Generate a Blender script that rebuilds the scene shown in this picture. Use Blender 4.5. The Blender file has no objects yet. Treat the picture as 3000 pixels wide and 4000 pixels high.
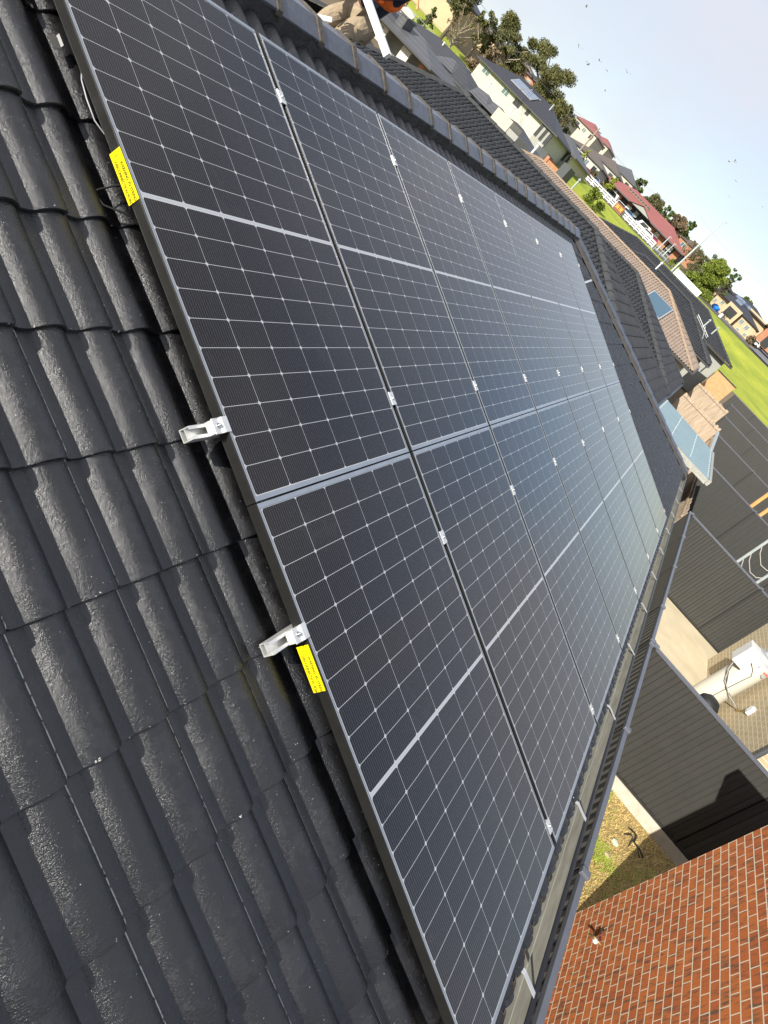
import bpy, bmesh, math, random
from mathutils import Vector, Matrix
from math import radians as rad, sin, cos, pi, tan, atan2, hypot

C = bpy.context.scene.collection
SC = bpy.context.scene
random.seed(7)

# ------------------------------------------------------------ camera
CAM = Vector((-1.6267, -0.5352, 1.1620))
cd = bpy.data.cameras.new('camera'); cam = bpy.data.objects.new('camera', cd); C.objects.link(cam)
rot = Matrix(((0.4323194, 0.2090326, -0.8771575), (-0.6394074, 0.756968, -0.1347503), (0.6358129, 0.6191162, 0.4609089)))
cam.matrix_world = Matrix.Translation(CAM) @ rot.to_4x4()
cd.sensor_fit = 'VERTICAL'; cd.sensor_height = 24; cd.sensor_width = 18; cd.lens = 16.1857
cd.clip_start = 0.05; cd.clip_end = 4000
SC.camera = cam

# ------------------------------------------------------------ sky, sun, exposure
SUN = Vector((-0.851, 0.288, 0.438)).normalized()
w = bpy.data.worlds.new('World'); SC.world = w; w.use_nodes = True
nt = w.node_tree; nt.nodes.clear()
N = nt.nodes.new; Lk = nt.links.new
out = N('ShaderNodeOutputWorld'); bg = N('ShaderNodeBackground'); Lk(bg.outputs[0], out.inputs[0])
sky = N('ShaderNodeTexSky'); sky.sky_type = 'NISHITA'; sky.sun_disc = False
sky.sun_elevation = math.asin(SUN.z); sky.sun_rotation = atan2(SUN.x, SUN.y)
sky.air_density = 1.0; sky.dust_density = 0.6; sky.ozone_density = 1.5
tc = N('ShaderNodeTexCoord'); mp = N('ShaderNodeMapping'); mp.inputs['Scale'].default_value = (1.0, 1.6, 3.2)
mp.inputs['Rotation'].default_value = (0.2, 0.1, 0.9)
nz = N('ShaderNodeTexNoise'); nz.inputs['Scale'].default_value = 1.5; nz.inputs['Detail'].default_value = 5
nz.inputs['Roughness'].default_value = 0.5; nz.inputs['Distortion'].default_value = 0.5
rp = N('ShaderNodeValToRGB'); rp.color_ramp.elements[0].position = 0.36; rp.color_ramp.elements[1].position = 0.66
rp.color_ramp.elements[0].color = (0.24, 0.24, 0.24, 1); rp.color_ramp.elements[1].color = (0.9, 0.9, 0.9, 1)
mx = N('ShaderNodeMix'); mx.data_type = 'RGBA'
Lk(tc.outputs['Generated'], mp.inputs[0]); Lk(mp.outputs[0], nz.inputs[0])
sx = N('ShaderNodeSeparateXYZ'); Lk(tc.outputs['Generated'], sx.inputs[0])
hz = N('ShaderNodeMapRange'); hz.inputs[1].default_value = 0.45; hz.inputs[2].default_value = 0.9; hz.inputs[3].default_value = 0.0; hz.inputs[4].default_value = 0.22
Lk(sx.outputs[2], hz.inputs[0]); ad = N('ShaderNodeMath'); ad.operation = 'ADD'; Lk(nz.outputs[0], ad.inputs[0]); Lk(hz.outputs[0], ad.inputs[1]); Lk(ad.outputs[0], rp.inputs[0])
Lk(rp.outputs[0], mx.inputs[0]); Lk(sky.outputs[0], mx.inputs[6]); mx.inputs[7].default_value = (4.6, 4.68, 5.12, 1)
Lk(mx.outputs[2], bg.inputs[0]); bg.inputs[1].default_value = 0.115
sl = bpy.data.lights.new('sun', 'SUN'); sl.energy = 4.8; sl.angle = rad(0.5); sl.color = (1, 0.95, 0.86)
so = bpy.data.objects.new('sun', sl); C.objects.link(so)
so.rotation_euler = SUN.to_track_quat('Z', 'Y').to_euler(); so.location = SUN * 50
SC.view_settings.view_transform = 'Standard'; SC.view_settings.look = 'None'
SC.view_settings.gamma = 1; SC.view_settings.exposure = 0.60
SC.render.resolution_x = 768; SC.render.resolution_y = 1024

# ------------------------------------------------------------ materials
def newmat(name):
    m = bpy.data.materials.new(name); m.use_nodes = True
    return m, m.node_tree, m.node_tree.nodes['Principled BSDF']

def mat(name, col, rough=0.6, metal=0.0, var=0.0, vs=3.0, bump=0.0, bs=40.0, col2=None, spec=0.5, stretch=None):
    m, t, p = newmat(name); n = t.nodes.new; l = t.links.new
    p.inputs['Roughness'].default_value = rough; p.inputs['Metallic'].default_value = metal
    p.inputs['Specular IOR Level'].default_value = spec
    c = (*col, 1); p.inputs['Base Color'].default_value = c
    tcn = n('ShaderNodeTexCoord'); src = tcn.outputs['Object']
    if stretch:
        mpn = n('ShaderNodeMapping'); mpn.inputs['Scale'].default_value = stretch; l(src, mpn.inputs[0]); src = mpn.outputs[0]
    if var or col2:
        z = n('ShaderNodeTexNoise'); z.inputs['Scale'].default_value = vs; z.inputs['Detail'].default_value = 6
        z.inputs['Roughness'].default_value = 0.65; l(src, z.inputs[0])
        r = n('ShaderNodeValToRGB'); e = r.color_ramp.elements; e[0].position = 0.3; e[1].position = 0.7
        a = col if col2 else tuple(x * (1 - var) for x in col)
        b = col2 if col2 else tuple(min(1, x * (1 + var)) for x in col)
        e[0].color = (*a, 1); e[1].color = (*b, 1); l(z.outputs[0], r.inputs[0]); l(r.outputs[0], p.inputs['Base Color'])
    if bump:
        z2 = n('ShaderNodeTexNoise'); z2.inputs['Scale'].default_value = bs; z2.inputs['Detail'].default_value = 4; l(src, z2.inputs[0])
        b2 = n('ShaderNodeBump'); b2.inputs['Strength'].default_value = min(1, bump); b2.inputs['Distance'].default_value = 0.35 / bs
        l(z2.outputs[0], b2.inputs['Height']); l(b2.outputs[0], p.inputs['Normal'])
    return m

class G:  # little math-node calculator
    def __init__(s, t): s.t = t
    def __call__(s, op, a, b=None, c=None):
        n = s.t.nodes.new('ShaderNodeMath'); n.operation = op
        for i, x in enumerate((a, b, c)):
            if x is None: continue
            if isinstance(x, (int, float)): n.inputs[i].default_value = x
            else: s.t.links.new(x, n.inputs[i])
        return n.outputs[0]
    def mix(s, f, a, b):
        n = s.t.nodes.new('ShaderNodeMix'); n.data_type = 'RGBA'
        s.t.links.new(f, n.inputs[0]) if not isinstance(f, (int, float)) else setattr(n.inputs[0], 'default_value', f)
        for i, x in ((6, a), (7, b)):
            if isinstance(x, tuple): n.inputs[i].default_value = (*x, 1)
            else: s.t.links.new(x, n.inputs[i])
        return n.outputs[2]
    def noise(s, src, sc, det=3, rough=0.5):
        n = s.t.nodes.new('ShaderNodeTexNoise'); n.inputs['Scale'].default_value = sc; n.inputs['Detail'].default_value = det
        n.inputs['Roughness'].default_value = rough
        s.t.links.new(src, n.inputs[0]); return n.outputs[0]

def near_tile_mat():
    m, t, p = newmat('glossy_black_tile'); g = G(t); n = t.nodes.new; l = t.links.new
    o = n('ShaderNodeTexCoord').outputs['Object']; s = n('ShaderNodeSeparateXYZ'); l(o, s.inputs[0])
    fine = g.noise(o, 330, 3, 0.6); mid = g.noise(o, 9, 5, 0.6); big = g.noise(o, 2.2, 2)
    # chipped paint along the side laps: u = -0.166 + 0.3 n
    fx = g('FRACT', g('DIVIDE', g('ADD', s.outputs[0], 0.166 + 30), 0.3))
    lap = g('GREATER_THAN', fx, 0.976)
    chip = g('GREATER_THAN', g.noise(o, 60, 5, 0.7), 0.44)
    lapchip = g('MULTIPLY', g('MULTIPLY', lap, chip), g('GREATER_THAN', big, 0.36))
    lap2 = g('MULTIPLY', g('GREATER_THAN', fx, 0.945), g('GREATER_THAN', g.noise(o, 70, 5, 0.75), 0.63))
    lap2 = g('MULTIPLY', lap2, g('GREATER_THAN', big, 0.5))
    # chips along the tails
    fv = g('FRACT', g('DIVIDE', g('ADD', s.outputs[1], 0.087 + 33.4), 0.334))
    tail = g('MULTIPLY', g('LESS_THAN', fv, 0.03), g('GREATER_THAN', g.noise(o, 45, 4, 0.7), 0.66))
    speck = g('GREATER_THAN', g.noise(o, 210, 2, 0.5), 0.762)
    white = g('MAXIMUM', g('MAXIMUM', lapchip, lap2), g('MAXIMUM', tail, speck))
    base = g.mix(mid, (0.0030, 0.0030, 0.0038), (0.0095, 0.0092, 0.0095))
    dusty = g('MULTIPLY', g('GREATER_THAN', g.noise(o, 5.5, 6, 0.75), 0.53), 0.30)
    base = g.mix(dusty, base, (0.026, 0.026, 0.028))
    l(g.mix(white, base, (0.55, 0.54, 0.50)), p.inputs['Base Color'])
    l(g('ADD', g('MULTIPLY', mid, 0.16), 0.185), p.inputs['Roughness'])
    p.inputs['Specular IOR Level'].default_value = 0.9
    b = n('ShaderNodeBump'); b.inputs['Strength'].default_value = 0.78; b.inputs['Distance'].default_value = 0.0020
    l(g('ADD', fine, g('MULTIPLY', g.noise(o, 120, 2), 0.8)), b.inputs['Height']); l(b.outputs[0], p.inputs['Normal'])
    return m

def panel_mat():
    m, t, p = newmat('solar_cells_under_glass'); g = G(t); n = t.nodes.new; l = t.links.new
    o = n('ShaderNodeTexCoord').outputs['Object']; s = n('ShaderNodeSeparateXYZ'); l(o, s.inputs[0])
    X, Y = s.outputs[0], s.outputs[1]
    xx = g('SUBTRACT', X, 0.0165); y0 = g('SUBTRACT', Y, 0.0195)
    up = g('GREATER_THAN', y0, 0.932); yy = g('SUBTRACT', y0, g('MULTIPLY', up, 0.939))
    mid = g('MULTIPLY', g('GREATER_THAN', y0, 0.9245), g('LESS_THAN', y0, 0.9395))
    fx = g('FRACT', g('DIVIDE', xx, 0.1835)); fy = g('FRACT', g('DIVIDE', yy, 0.0925))
    dx = g('MULTIPLY', g('MINIMUM', fx, g('SUBTRACT', 1, fx)), 0.1835)
    dy = g('MULTIPLY', g('MINIMUM', fy, g('SUBTRACT', 1, fy)), 0.0925)
    line = g('LESS_THAN', g('MINIMUM', dx, dy), 0.00092)
    cham = g('LESS_THAN', g('ADD', dx, dy), 0.0085)
    outx = g('MAXIMUM', g('LESS_THAN', xx, 0.0), g('GREATER_THAN', xx, 1.101))
    outy = g('MAXIMUM', g('LESS_THAN', y0, 0.0), g('GREATER_THAN', y0, 1.864))
    white = g('MAXIMUM', g('MAXIMUM', line, cham), g('MAXIMUM', mid, g('MAXIMUM', outx, outy)))
    fw = g('FRACT', g('ADD', g('MULTIPLY', fx, 16), 0.5))
    wire = g('LESS_THAN', g('ABSOLUTE', g('SUBTRACT', fw, 0.5)), 0.035)
    # grey ribbons in the white margins and the middle bar
    rb = g('MAXIMUM', g('LESS_THAN', g('ABSOLUTE', g('SUBTRACT', y0, 0.932)), 0.002),
           g('MAXIMUM', g('LESS_THAN', g('ABSOLUTE', g('ADD', y0, 0.0045)), 0.0017), g('LESS_THAN', g('ABSOLUTE', g('SUBTRACT', y0, 1.8685)), 0.0017)))
    big = g.noise(o, 1.1, 2); dust = g.noise(o, 420, 2)
    cell = g.mix(big, (0.0062, 0.0048, 0.0056), (0.0110, 0.0082, 0.0078))
    cell = g.mix(g('GREATER_THAN', dust, 0.74), cell, (0.05, 0.05, 0.05))
    dirt = g('MULTIPLY', g('GREATER_THAN', g.noise(o, 3.2, 6, 0.7), 0.60), 0.12)
    cell = g.mix(dirt, cell, (0.05, 0.048, 0.045))
    cell = g.mix(wire, cell, (0.13, 0.125, 0.12))
    col = g.mix(white, cell, (0.44, 0.45, 0.46)); col = g.mix(rb, col, (0.38, 0.40, 0.42))
    l(col, p.inputs['Base Color'])
    p.inputs['IOR'].default_value = 1.43
    p.inputs['Specular IOR Level'].default_value = 0.5
    l(g('ADD', 0.085, g('MULTIPLY', big, 0.06)), p.inputs['Roughness'])
    b = n('ShaderNodeBump'); b.inputs['Strength'].default_value = 0.06; b.inputs['Distance'].default_value = 0.001
    l(g.noise(o, 6.0, 2), b.inputs['Height']); l(b.outputs[0], p.inputs['Normal'])
    return m

def brick_mat(name, c1, c2, mortar, axis='x', dark=None, mort=0.010, bw=0.24, rh=0.086, off=(0, 0), st_=(5, 5, 40)):
    m, t, p = newmat(name); g = G(t); n = t.nodes.new; l = t.links.new
    o = n('ShaderNodeTexCoord').outputs['Object']; s = n('ShaderNodeSeparateXYZ'); l(o, s.inputs[0])
    cb = n('ShaderNodeCombineXYZ')
    l(g('ADD', s.outputs[0 if axis == 'x' else 1], off[0]), cb.inputs[0]); l(g('ADD', s.outputs[2], off[1]), cb.inputs[1])
    br = n('ShaderNodeTexBrick'); br.inputs['Scale'].default_value = 1; br.inputs['Brick Width'].default_value = bw
    br.inputs['Row Height'].default_value = rh; br.inputs['Mortar Size'].default_value = mort / 2; br.inputs['Mortar Smooth'].default_value = 0.15
    br.inputs['Color1'].default_value = (*c1, 1); br.inputs['Color2'].default_value = (*c2, 1); br.inputs['Mortar'].default_value = (*mortar, 1)
    l(cb.outputs[0], br.inputs[0])
    mpn = n('ShaderNodeMapping'); mpn.inputs['Scale'].default_value = st_; l(o, mpn.inputs[0])
    st = g.noise(mpn.outputs[0], 1.0, 5, 0.7); sp = g.noise(o, 75, 4, 0.7)
    dk = dark or tuple(x * 0.5 for x in c1)
    rmp = n('ShaderNodeValToRGB'); rmp.color_ramp.elements[0].position = 0.50; rmp.color_ramp.elements[1].position = 0.63; l(st, rmp.inputs[0])
    col = g.mix(rmp.outputs[0], br.outputs[0], dk)
    col = g.mix(g('MULTIPLY', g('GREATER_THAN', sp, 0.58), 0.35), col, dk)
    col = g.mix(g('GREATER_THAN', g.noise(o, 55, 3, 0.6), 0.715), col, tuple(min(1, x * 1.9 + .1) for x in c1))
    col = g.mix(br.outputs['Fac'], col, mortar)
    l(col, p.inputs['Base Color']); p.inputs['Roughness'].default_value = 0.85
    b = n('ShaderNodeBump'); b.inputs['Strength'].default_value = 0.6; b.inputs['Distance'].default_value = 0.006
    l(g('ADD', g('MULTIPLY', br.outputs['Fac'], -1.0), g('MULTIPLY', sp, 0.5)), b.inputs['Height']); l(b.outputs[0], p.inputs['Normal'])
    return m

M = {}
M['tile'] = near_tile_mat()
M['cells'] = panel_mat()
M['frame'] = mat('black_anodised_frame', (0.022, 0.0215, 0.020), 0.36, 0.35, var=0.15, vs=20)
M['framesheen'] = mat('sky_sheen_on_frame', (0.34, 0.37, 0.41), 0.35, 0.5, var=0.12, vs=9)  # pale colour stands for sky reflected off the black frame top
M['alu'] = mat('mill_aluminium', (0.72, 0.72, 0.70), 0.38, 0.55, var=0.08, vs=30)
M['steel'] = mat('stainless_bolt', (0.6, 0.6, 0.58), 0.3, 1.0)
M['yellow'] = mat('yellow_label', (0.80, 0.66, 0.0), 0.45, var=0.03, vs=30)
M['ink'] = mat('black_ink', (0.01, 0.01, 0.01), 0.5)
M['cap'] = mat('glazed_ridge_cap', (0.060, 0.068, 0.088), 0.34, var=0.35, vs=14, bump=0.5, bs=120, spec=0.8)
M['pointing'] = mat('brown_pointing', (0.085, 0.072, 0.058), 0.9, var=0.3, vs=25, bump=0.8, bs=60)
M['bedding'] = mat('dark_bedding_mortar', (0.030, 0.028, 0.029), 0.7, var=0.5, vs=12, bump=0.8, bs=40)
M['gutter'] = mat('cream_gutter', (0.25, 0.24, 0.205), 0.5, var=0.18, vs=4, col2=(0.42, 0.415, 0.365), stretch=(1, 6, 6))
M['lip'] = mat('charcoal_gutter_lip', (0.012, 0.012, 0.016), 0.35, 0.1)
M['strap'] = mat('galvanised_strap', (0.50, 0.51, 0.51), 0.4, 0.3)
M['fence'] = mat('dark_steel_fence', (0.041, 0.040, 0.036), 0.5, var=0.08, vs=5)
M['fence_cap'] = mat('sky_tinted_fence_rail', (0.125, 0.135, 0.16), 0.38, 0.2, var=0.08, vs=8)  # sky reflection on the dark steel put into the rail colour
M['fence_rail'] = mat('dark_fence_rail', (0.028, 0.027, 0.026), 0.45)
M['concrete'] = mat('cream_concrete', (0.62, 0.52, 0.34), 0.85, var=0.10, vs=1.6, bump=0.2, bs=60, col2=(0.76, 0.66, 0.46))
M['plinth'] = mat('pale_concrete_sleeper', (0.50, 0.46, 0.38), 0.85, var=0.14, vs=7, bump=0.3, bs=50)
M['timber'] = mat('weathered_timber', (0.26, 0.19, 0.125), 0.85, var=0.3, vs=2.5, col2=(0.50, 0.40, 0.29), bump=0.4, bs=30, stretch=(5, 5, 0.5))
M['pine'] = mat('raw_orange_pine', (0.62, 0.30, 0.10), 0.7, var=0.1, vs=5)
M['galv'] = mat('galvanised_post', (0.42, 0.46, 0.45), 0.45, 0.3, var=0.1, vs=8)
M['white'] = mat('white_paint', (0.72, 0.72, 0.69), 0.5, var=0.03)
M['offwhite'] = mat('off_white_steel', (0.56, 0.53, 0.46), 0.45, var=0.04, vs=4)
M['greypl'] = mat('grey_plastic', (0.36, 0.37, 0.38), 0.5)
M['black'] = mat('black_rubber', (0.015, 0.015, 0.015), 0.6)
M['brass'] = mat('brass', (0.55, 0.42, 0.16), 0.35, 0.9)
M['redbrick'] = brick_mat('red_brick', (0.58, 0.170, 0.040), (0.46, 0.115, 0.030), (0.78, 0.68, 0.50), 'x', dark=(0.150, 0.085, 0.052), mort=0.011, bw=0.175, off=(0.03, 3.7), st_=(26, 26, 5))
M['beigebrick'] = brick_mat('beige_brick', (0.46, 0.38, 0.24), (0.39, 0.32, 0.20), (0.66, 0.57, 0.40), 'x', dark=(0.40, 0.33, 0.22), mort=0.014, bw=0.2, off=(0, 3.65))
M['tanbrick'] = brick_mat('orange_tan_brick', (0.55, 0.32, 0.14), (0.48, 0.26, 0.11), (0.60, 0.42, 0.25), 'y', dark=(0.36, 0.2, 0.09))
M['soil'] = mat('dry_soil', (0.12, 0.085, 0.05), 0.95, var=0.3, vs=3, col2=(0.20, 0.15, 0.08), bump=0.6, bs=25)
M['glass'] = mat('window_glass', (0.10, 0.16, 0.17), 0.08, 0.0, spec=1.0)
M['darkglass'] = mat('dark_window', (0.02, 0.022, 0.025), 0.15, spec=0.8)
M['r2tile'] = mat('matt_black_tile', (0.030, 0.032, 0.036), 0.45, var=0.3, vs=2, bump=0.25, bs=60)
M['r2cap'] = mat('charcoal_cap', (0.042, 0.042, 0.043), 0.5, var=0.2, vs=6)
M['tantile'] = mat('tan_tile', (0.27, 0.21, 0.168), 0.65, var=0.15, vs=2.5)
M['tancap'] = mat('tan_cap', (0.28, 0.205, 0.14), 0.7, var=0.15, vs=4)
M['cream'] = mat('cream_render', (0.50, 0.45, 0.345), 0.85, var=0.03, vs=1)
M['whitewall'] = mat('off_white_render', (0.44, 0.425, 0.385), 0.85, var=0.04, vs=1)
M['greywall'] = mat('grey_render', (0.30, 0.30, 0.27), 0.85, var=0.04, vs=1)
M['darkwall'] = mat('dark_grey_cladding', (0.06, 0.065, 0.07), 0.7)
M['fascia'] = mat('charcoal_fascia', (0.035, 0.036, 0.038), 0.45)
M['sand'] = mat('sandstone_render', (0.47, 0.36, 0.22), 0.85, var=0.06, vs=.6)
M['orange'] = mat('orange_brick_plain', (0.36, 0.17, 0.09), 0.85, var=0.15, vs=3)
M['redroof'] = mat('red_metal_roof', (0.27, 0.088, 0.075), 0.5, var=0.06, vs=.4)
M['bark'] = mat('pale_bark', (0.30, 0.25, 0.19), 0.9, var=0.3, vs=2)
M['darkbark'] = mat('brown_bark', (0.10, 0.075, 0.05), 0.9, var=0.3, vs=2)
M['asphalt'] = mat('asphalt', (0.16, 0.165, 0.18), 0.9, var=0.1, vs=.3)
M['collector'] = mat('grey_collector_glass', (0.16, 0.20, 0.27), 0.2, spec=0.9)
M['bluecoll'] = mat('blue_collector_glass', (0.05, 0.11, 0.16), 0.15, spec=0.9)

def leafmat(name, a, b):
    m = mat(name, a, 0.6, col2=b, vs=0.9, spec=0.3)
    return m
M['euc'] = leafmat('eucalypt_leaves', (0.055, 0.062, 0.018), (0.19, 0.18, 0.06))
M['greenleaf'] = leafmat('bright_green_leaves', (0.06, 0.10, 0.014), (0.24, 0.28, 0.035))
M['deepleaf'] = leafmat('deep_green_leaves', (0.035, 0.055, 0.014), (0.11, 0.15, 0.035))
M['olive'] = leafmat('olive_leaves', (0.07, 0.075, 0.03), (0.15, 0.14, 0.06))
M['brownleaf'] = leafmat('brownish_foliage', (0.12, 0.085, 0.05), (0.22, 0.16, 0.09))
M['limeleaf'] = leafmat('lime_leaves', (0.16, 0.20, 0.02), (0.30, 0.33, 0.04))

def far_roof(name, col, pitch=0.335, rough=0.5, axis=0):
    # far tiled roof: courses follow the height, tile joints the eave
    m, t, p = newmat(name); g = G(t); n = t.nodes.new; l = t.links.new
    o = n('ShaderNodeTexCoord').outputs['Object']; s = n('ShaderNodeSeparateXYZ'); l(o, s.inputs[0])
    row = g('FRACT', g('DIVIDE', s.outputs[2], 0.32))
    a = g('FRACT', g('DIVIDE', g('ADD', s.outputs[0], s.outputs[1]), 0.6))
    k = g('MAXIMUM', g('LESS_THAN', row, 0.22), g('LESS_THAN', a, 0.16))
    base = g.mix(g.noise(o, 1.5, 3), tuple(x * 0.85 for x in col), tuple(x * 1.15 for x in col))
    l(g.mix(g('MULTIPLY', k, 0.6), base, tuple(x * 0.45 for x in col)), p.inputs['Base Color']); p.inputs['Roughness'].default_value = rough
    b = n('ShaderNodeBump'); b.inputs['Distance'].default_value = 0.05; b.inputs['Strength'].default_value = 0.7
    l(row, b.inputs['Height']); l(b.outputs[0], p.inputs['Normal'])
    return m
M['farblack'] = far_roof('far_black_tiles', (0.035, 0.036, 0.045))
M['fargrey'] = far_roof('far_grey_tiles', (0.10, 0.10, 0.105))
M['farmid'] = far_roof('far_charcoal_tiles', (0.050, 0.050, 0.054))
M['farbrown'] = far_roof('far_brown_tiles', (0.13, 0.105, 0.085))

# ------------------------------------------------------------ object helpers
def props(o, label=None, cat=None, group=None, kind=None):
    if label: o['label'] = label
    if cat: o['category'] = cat
    if group: o['group'] = group
    if kind: o['kind'] = kind
    return o

def empty(name, loc=(0, 0, 0), label=None, cat=None, group=None, rx=0, rz=0, parent=None):
    o = bpy.data.objects.new(name, None); C.objects.link(o); o.empty_display_size = 0.2
    o.location = loc; o.rotation_euler = (rx, 0, rz)
    if parent: o.parent = parent
    return props(o, label, cat, group)

class MB:
    def __init__(s): s.v = []; s.f = []
    def quad(s, a, b, c, d):
        i = len(s.v); s.v += [tuple(a), tuple(b), tuple(c), tuple(d)]; s.f.append((i, i + 1, i + 2, i + 3)); return s
    def tri(s, a, b, c):
        i = len(s.v); s.v += [tuple(a), tuple(b), tuple(c)]; s.f.append((i, i + 1, i + 2)); return s
    def box(s, x0, x1, y0, y1, z0, z1):
        i = len(s.v)
        s.v += [(x, y, z) for z in (z0, z1) for x, y in ((x0, y0), (x1, y0), (x1, y1), (x0, y1))]
        s.f += [tuple(i + k for k in q) for q in ((3, 2, 1, 0), (4, 5, 6, 7), (0, 1, 5, 4), (1, 2, 6, 5), (2, 3, 7, 6), (3, 0, 4, 7))]
        return s
    def obox(s, c, ax, ay, az, hx, hy, hz):  # oriented box
        c, ax, ay, az = Vector(c), Vector(ax).normalized(), Vector(ay).normalized(), Vector(az).normalized(); i = len(s.v)
        s.v += [tuple(c + ax * (hx * a) + ay * (hy * b) + az * (hz * d)) for d in (-1, 1) for a, b in ((-1, -1), (1, -1), (1, 1), (-1, 1))]
        s.f += [tuple(i + k for k in q) for q in ((3, 2, 1, 0), (4, 5, 6, 7), (0, 1, 5, 4), (1, 2, 6, 5), (2, 3, 7, 6), (3, 0, 4, 7))]
        return s
    def beam(s, a, b, wd, ht=None, upv=(0, 0, 1)):
        a, b = Vector(a), Vector(b); d = b - a; L = d.length; d.normalize(); u = Vector(upv)
        sd = d.cross(u)
        if sd.length < 1e-4: sd = d.cross(Vector((1, 0, 0)))
        sd.normalize(); u = sd.cross(d)
        return s.obox((a + b) / 2, d, sd, u, L / 2, wd / 2, (ht or wd) / 2)
    def tube(s, pts, r, n=8, caps=True):
        pts = [Vector(p) for p in pts]; rs = r if isinstance(r, (list, tuple)) else [r] * len(pts); i0 = len(s.v)
        prev = None
        for k, p in enumerate(pts):
            d = (pts[min(k + 1, len(pts) - 1)] - pts[max(k - 1, 0)]).normalized()
            if prev is None: a = d.orthogonal().normalized()
            else:
                a = prev - d * prev.dot(d); a = a.normalized() if a.length > 1e-6 else d.orthogonal().normalized()
            prev = a; b = d.cross(a)
            s.v += [tuple(p + (a * cos(2 * pi * j / n) + b * sin(2 * pi * j / n)) * rs[k]) for j in range(n)]
        for k in range(len(pts) - 1):
            for j in range(n):
                q = i0 + k * n; s.f.append((q + j, q + (j + 1) % n, q + n + (j + 1) % n, q + n + j))
        if caps:
            s.f.append(tuple(i0 + j for j in reversed(range(n)))); q = i0 + (len(pts) - 1) * n; s.f.append(tuple(q + j for j in range(n)))
        return s
    def lathe(s, c, prof, n=24):
        i0 = len(s.v); c = Vector(c)
        for r, z in prof: s.v += [(c.x + r * cos(2 * pi * j / n), c.y + r * sin(2 * pi * j / n), c.z + z) for j in range(n)]
        for k in range(len(prof) - 1):
            for j in range(n):
                q = i0 + k * n; s.f.append((q + j, q + (j + 1) % n, q + n + (j + 1) % n, q + n + j))
        return s
    def prism(s, poly, d):  # closed polygon of 3-D points swept by d
        d = Vector(d); n = len(poly); i = len(s.v); s.v += [tuple(p) for p in poly] + [tuple(Vector(p) + d) for p in poly]
        s.f.append(tuple(i + k for k in range(n))); s.f.append(tuple(i + n + k for k in reversed(range(n))))
        for k in range(n): s.f.append((i + k, i + n + k, i + n + (k + 1) % n, i + (k + 1) % n))
        return s
    def build(s, name, m, parent=None, smooth=None, bevel=0, label=None, W=False):
        me = bpy.data.meshes.new(name); me.from_pydata(s.v, [], s.f); me.materials.append(m)
        o = bpy.data.objects.new(name, me); C.objects.link(o)
        bm = bmesh.new(); bm.from_mesh(me); bmesh.ops.recalc_face_normals(bm, faces=bm.faces); bm.to_mesh(me); bm.free()
        if smooth:
            me.shade_smooth(); me.set_sharp_from_angle(angle=rad(smooth))
        if bevel:
            b = o.modifiers.new('bevel', 'BEVEL'); b.width = bevel; b.segments = 2; b.limit_method = 'ANGLE'
        if parent:
            o.parent = parent
            if W: o.matrix_parent_inverse = wm(parent).inverted()
        if label: o['label'] = label
        return o

def wm(o):
    m = Matrix.LocRotScale(o.location, o.rotation_euler, o.scale)
    return wm(o.parent) @ o.matrix_parent_inverse @ m if o.parent else m

def clone(o, parent=None):
    c = o.copy(); C.objects.link(c); c.parent = parent
    for k in ('label',):
        if not parent and k in c: del c[k]
    for ch in list(o.children): clone(ch, c)
    return c

def plane_matrix(O, Ev, Sv):
    Ev, Sv = Vector(Ev).normalized(), Vector(Sv).normalized(); Nv = Ev.cross(Sv)
    m = Matrix((Ev, Sv, Nv)).transposed().to_4x4(); m.translation = Vector(O); return m

# ------------------------------------------------------------ tiled roof planes (real rolls and laps)
def tile_prof(n):  # list of (t, height) over one 300 mm tile
    P = [(0.0, -0.004), (0.006, -0.003), (0.012, 0.0), (0.030, 0.0), (0.044, 0.001)]
    for k in range(1, n): x = k / n; P.append((0.046 + 0.106 * x, 0.031 * sin(pi * x) ** 0.72))
    P += [(0.154, 0.001), (0.175, 0.0), (0.194, 0.001)]
    for k in range(1, n): x = k / n * 0.87; P.append((0.196 + 0.118 * x, 0.031 * sin(pi * x) ** 0.72))
    P += [(0.2985, 0.0135), (0.2998, 0.009)]
    return P
def tile_prof_low():
    return [(0.0, 0), (0.05, 0), (0.064, 0.034), (0.10, 0.050), (0.136, 0.034), (0.15, 0), (0.20, 0), (0.214, 0.034), (0.25, 0.050), (0.286, 0.032), (0.2995, 0.008)]

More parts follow.
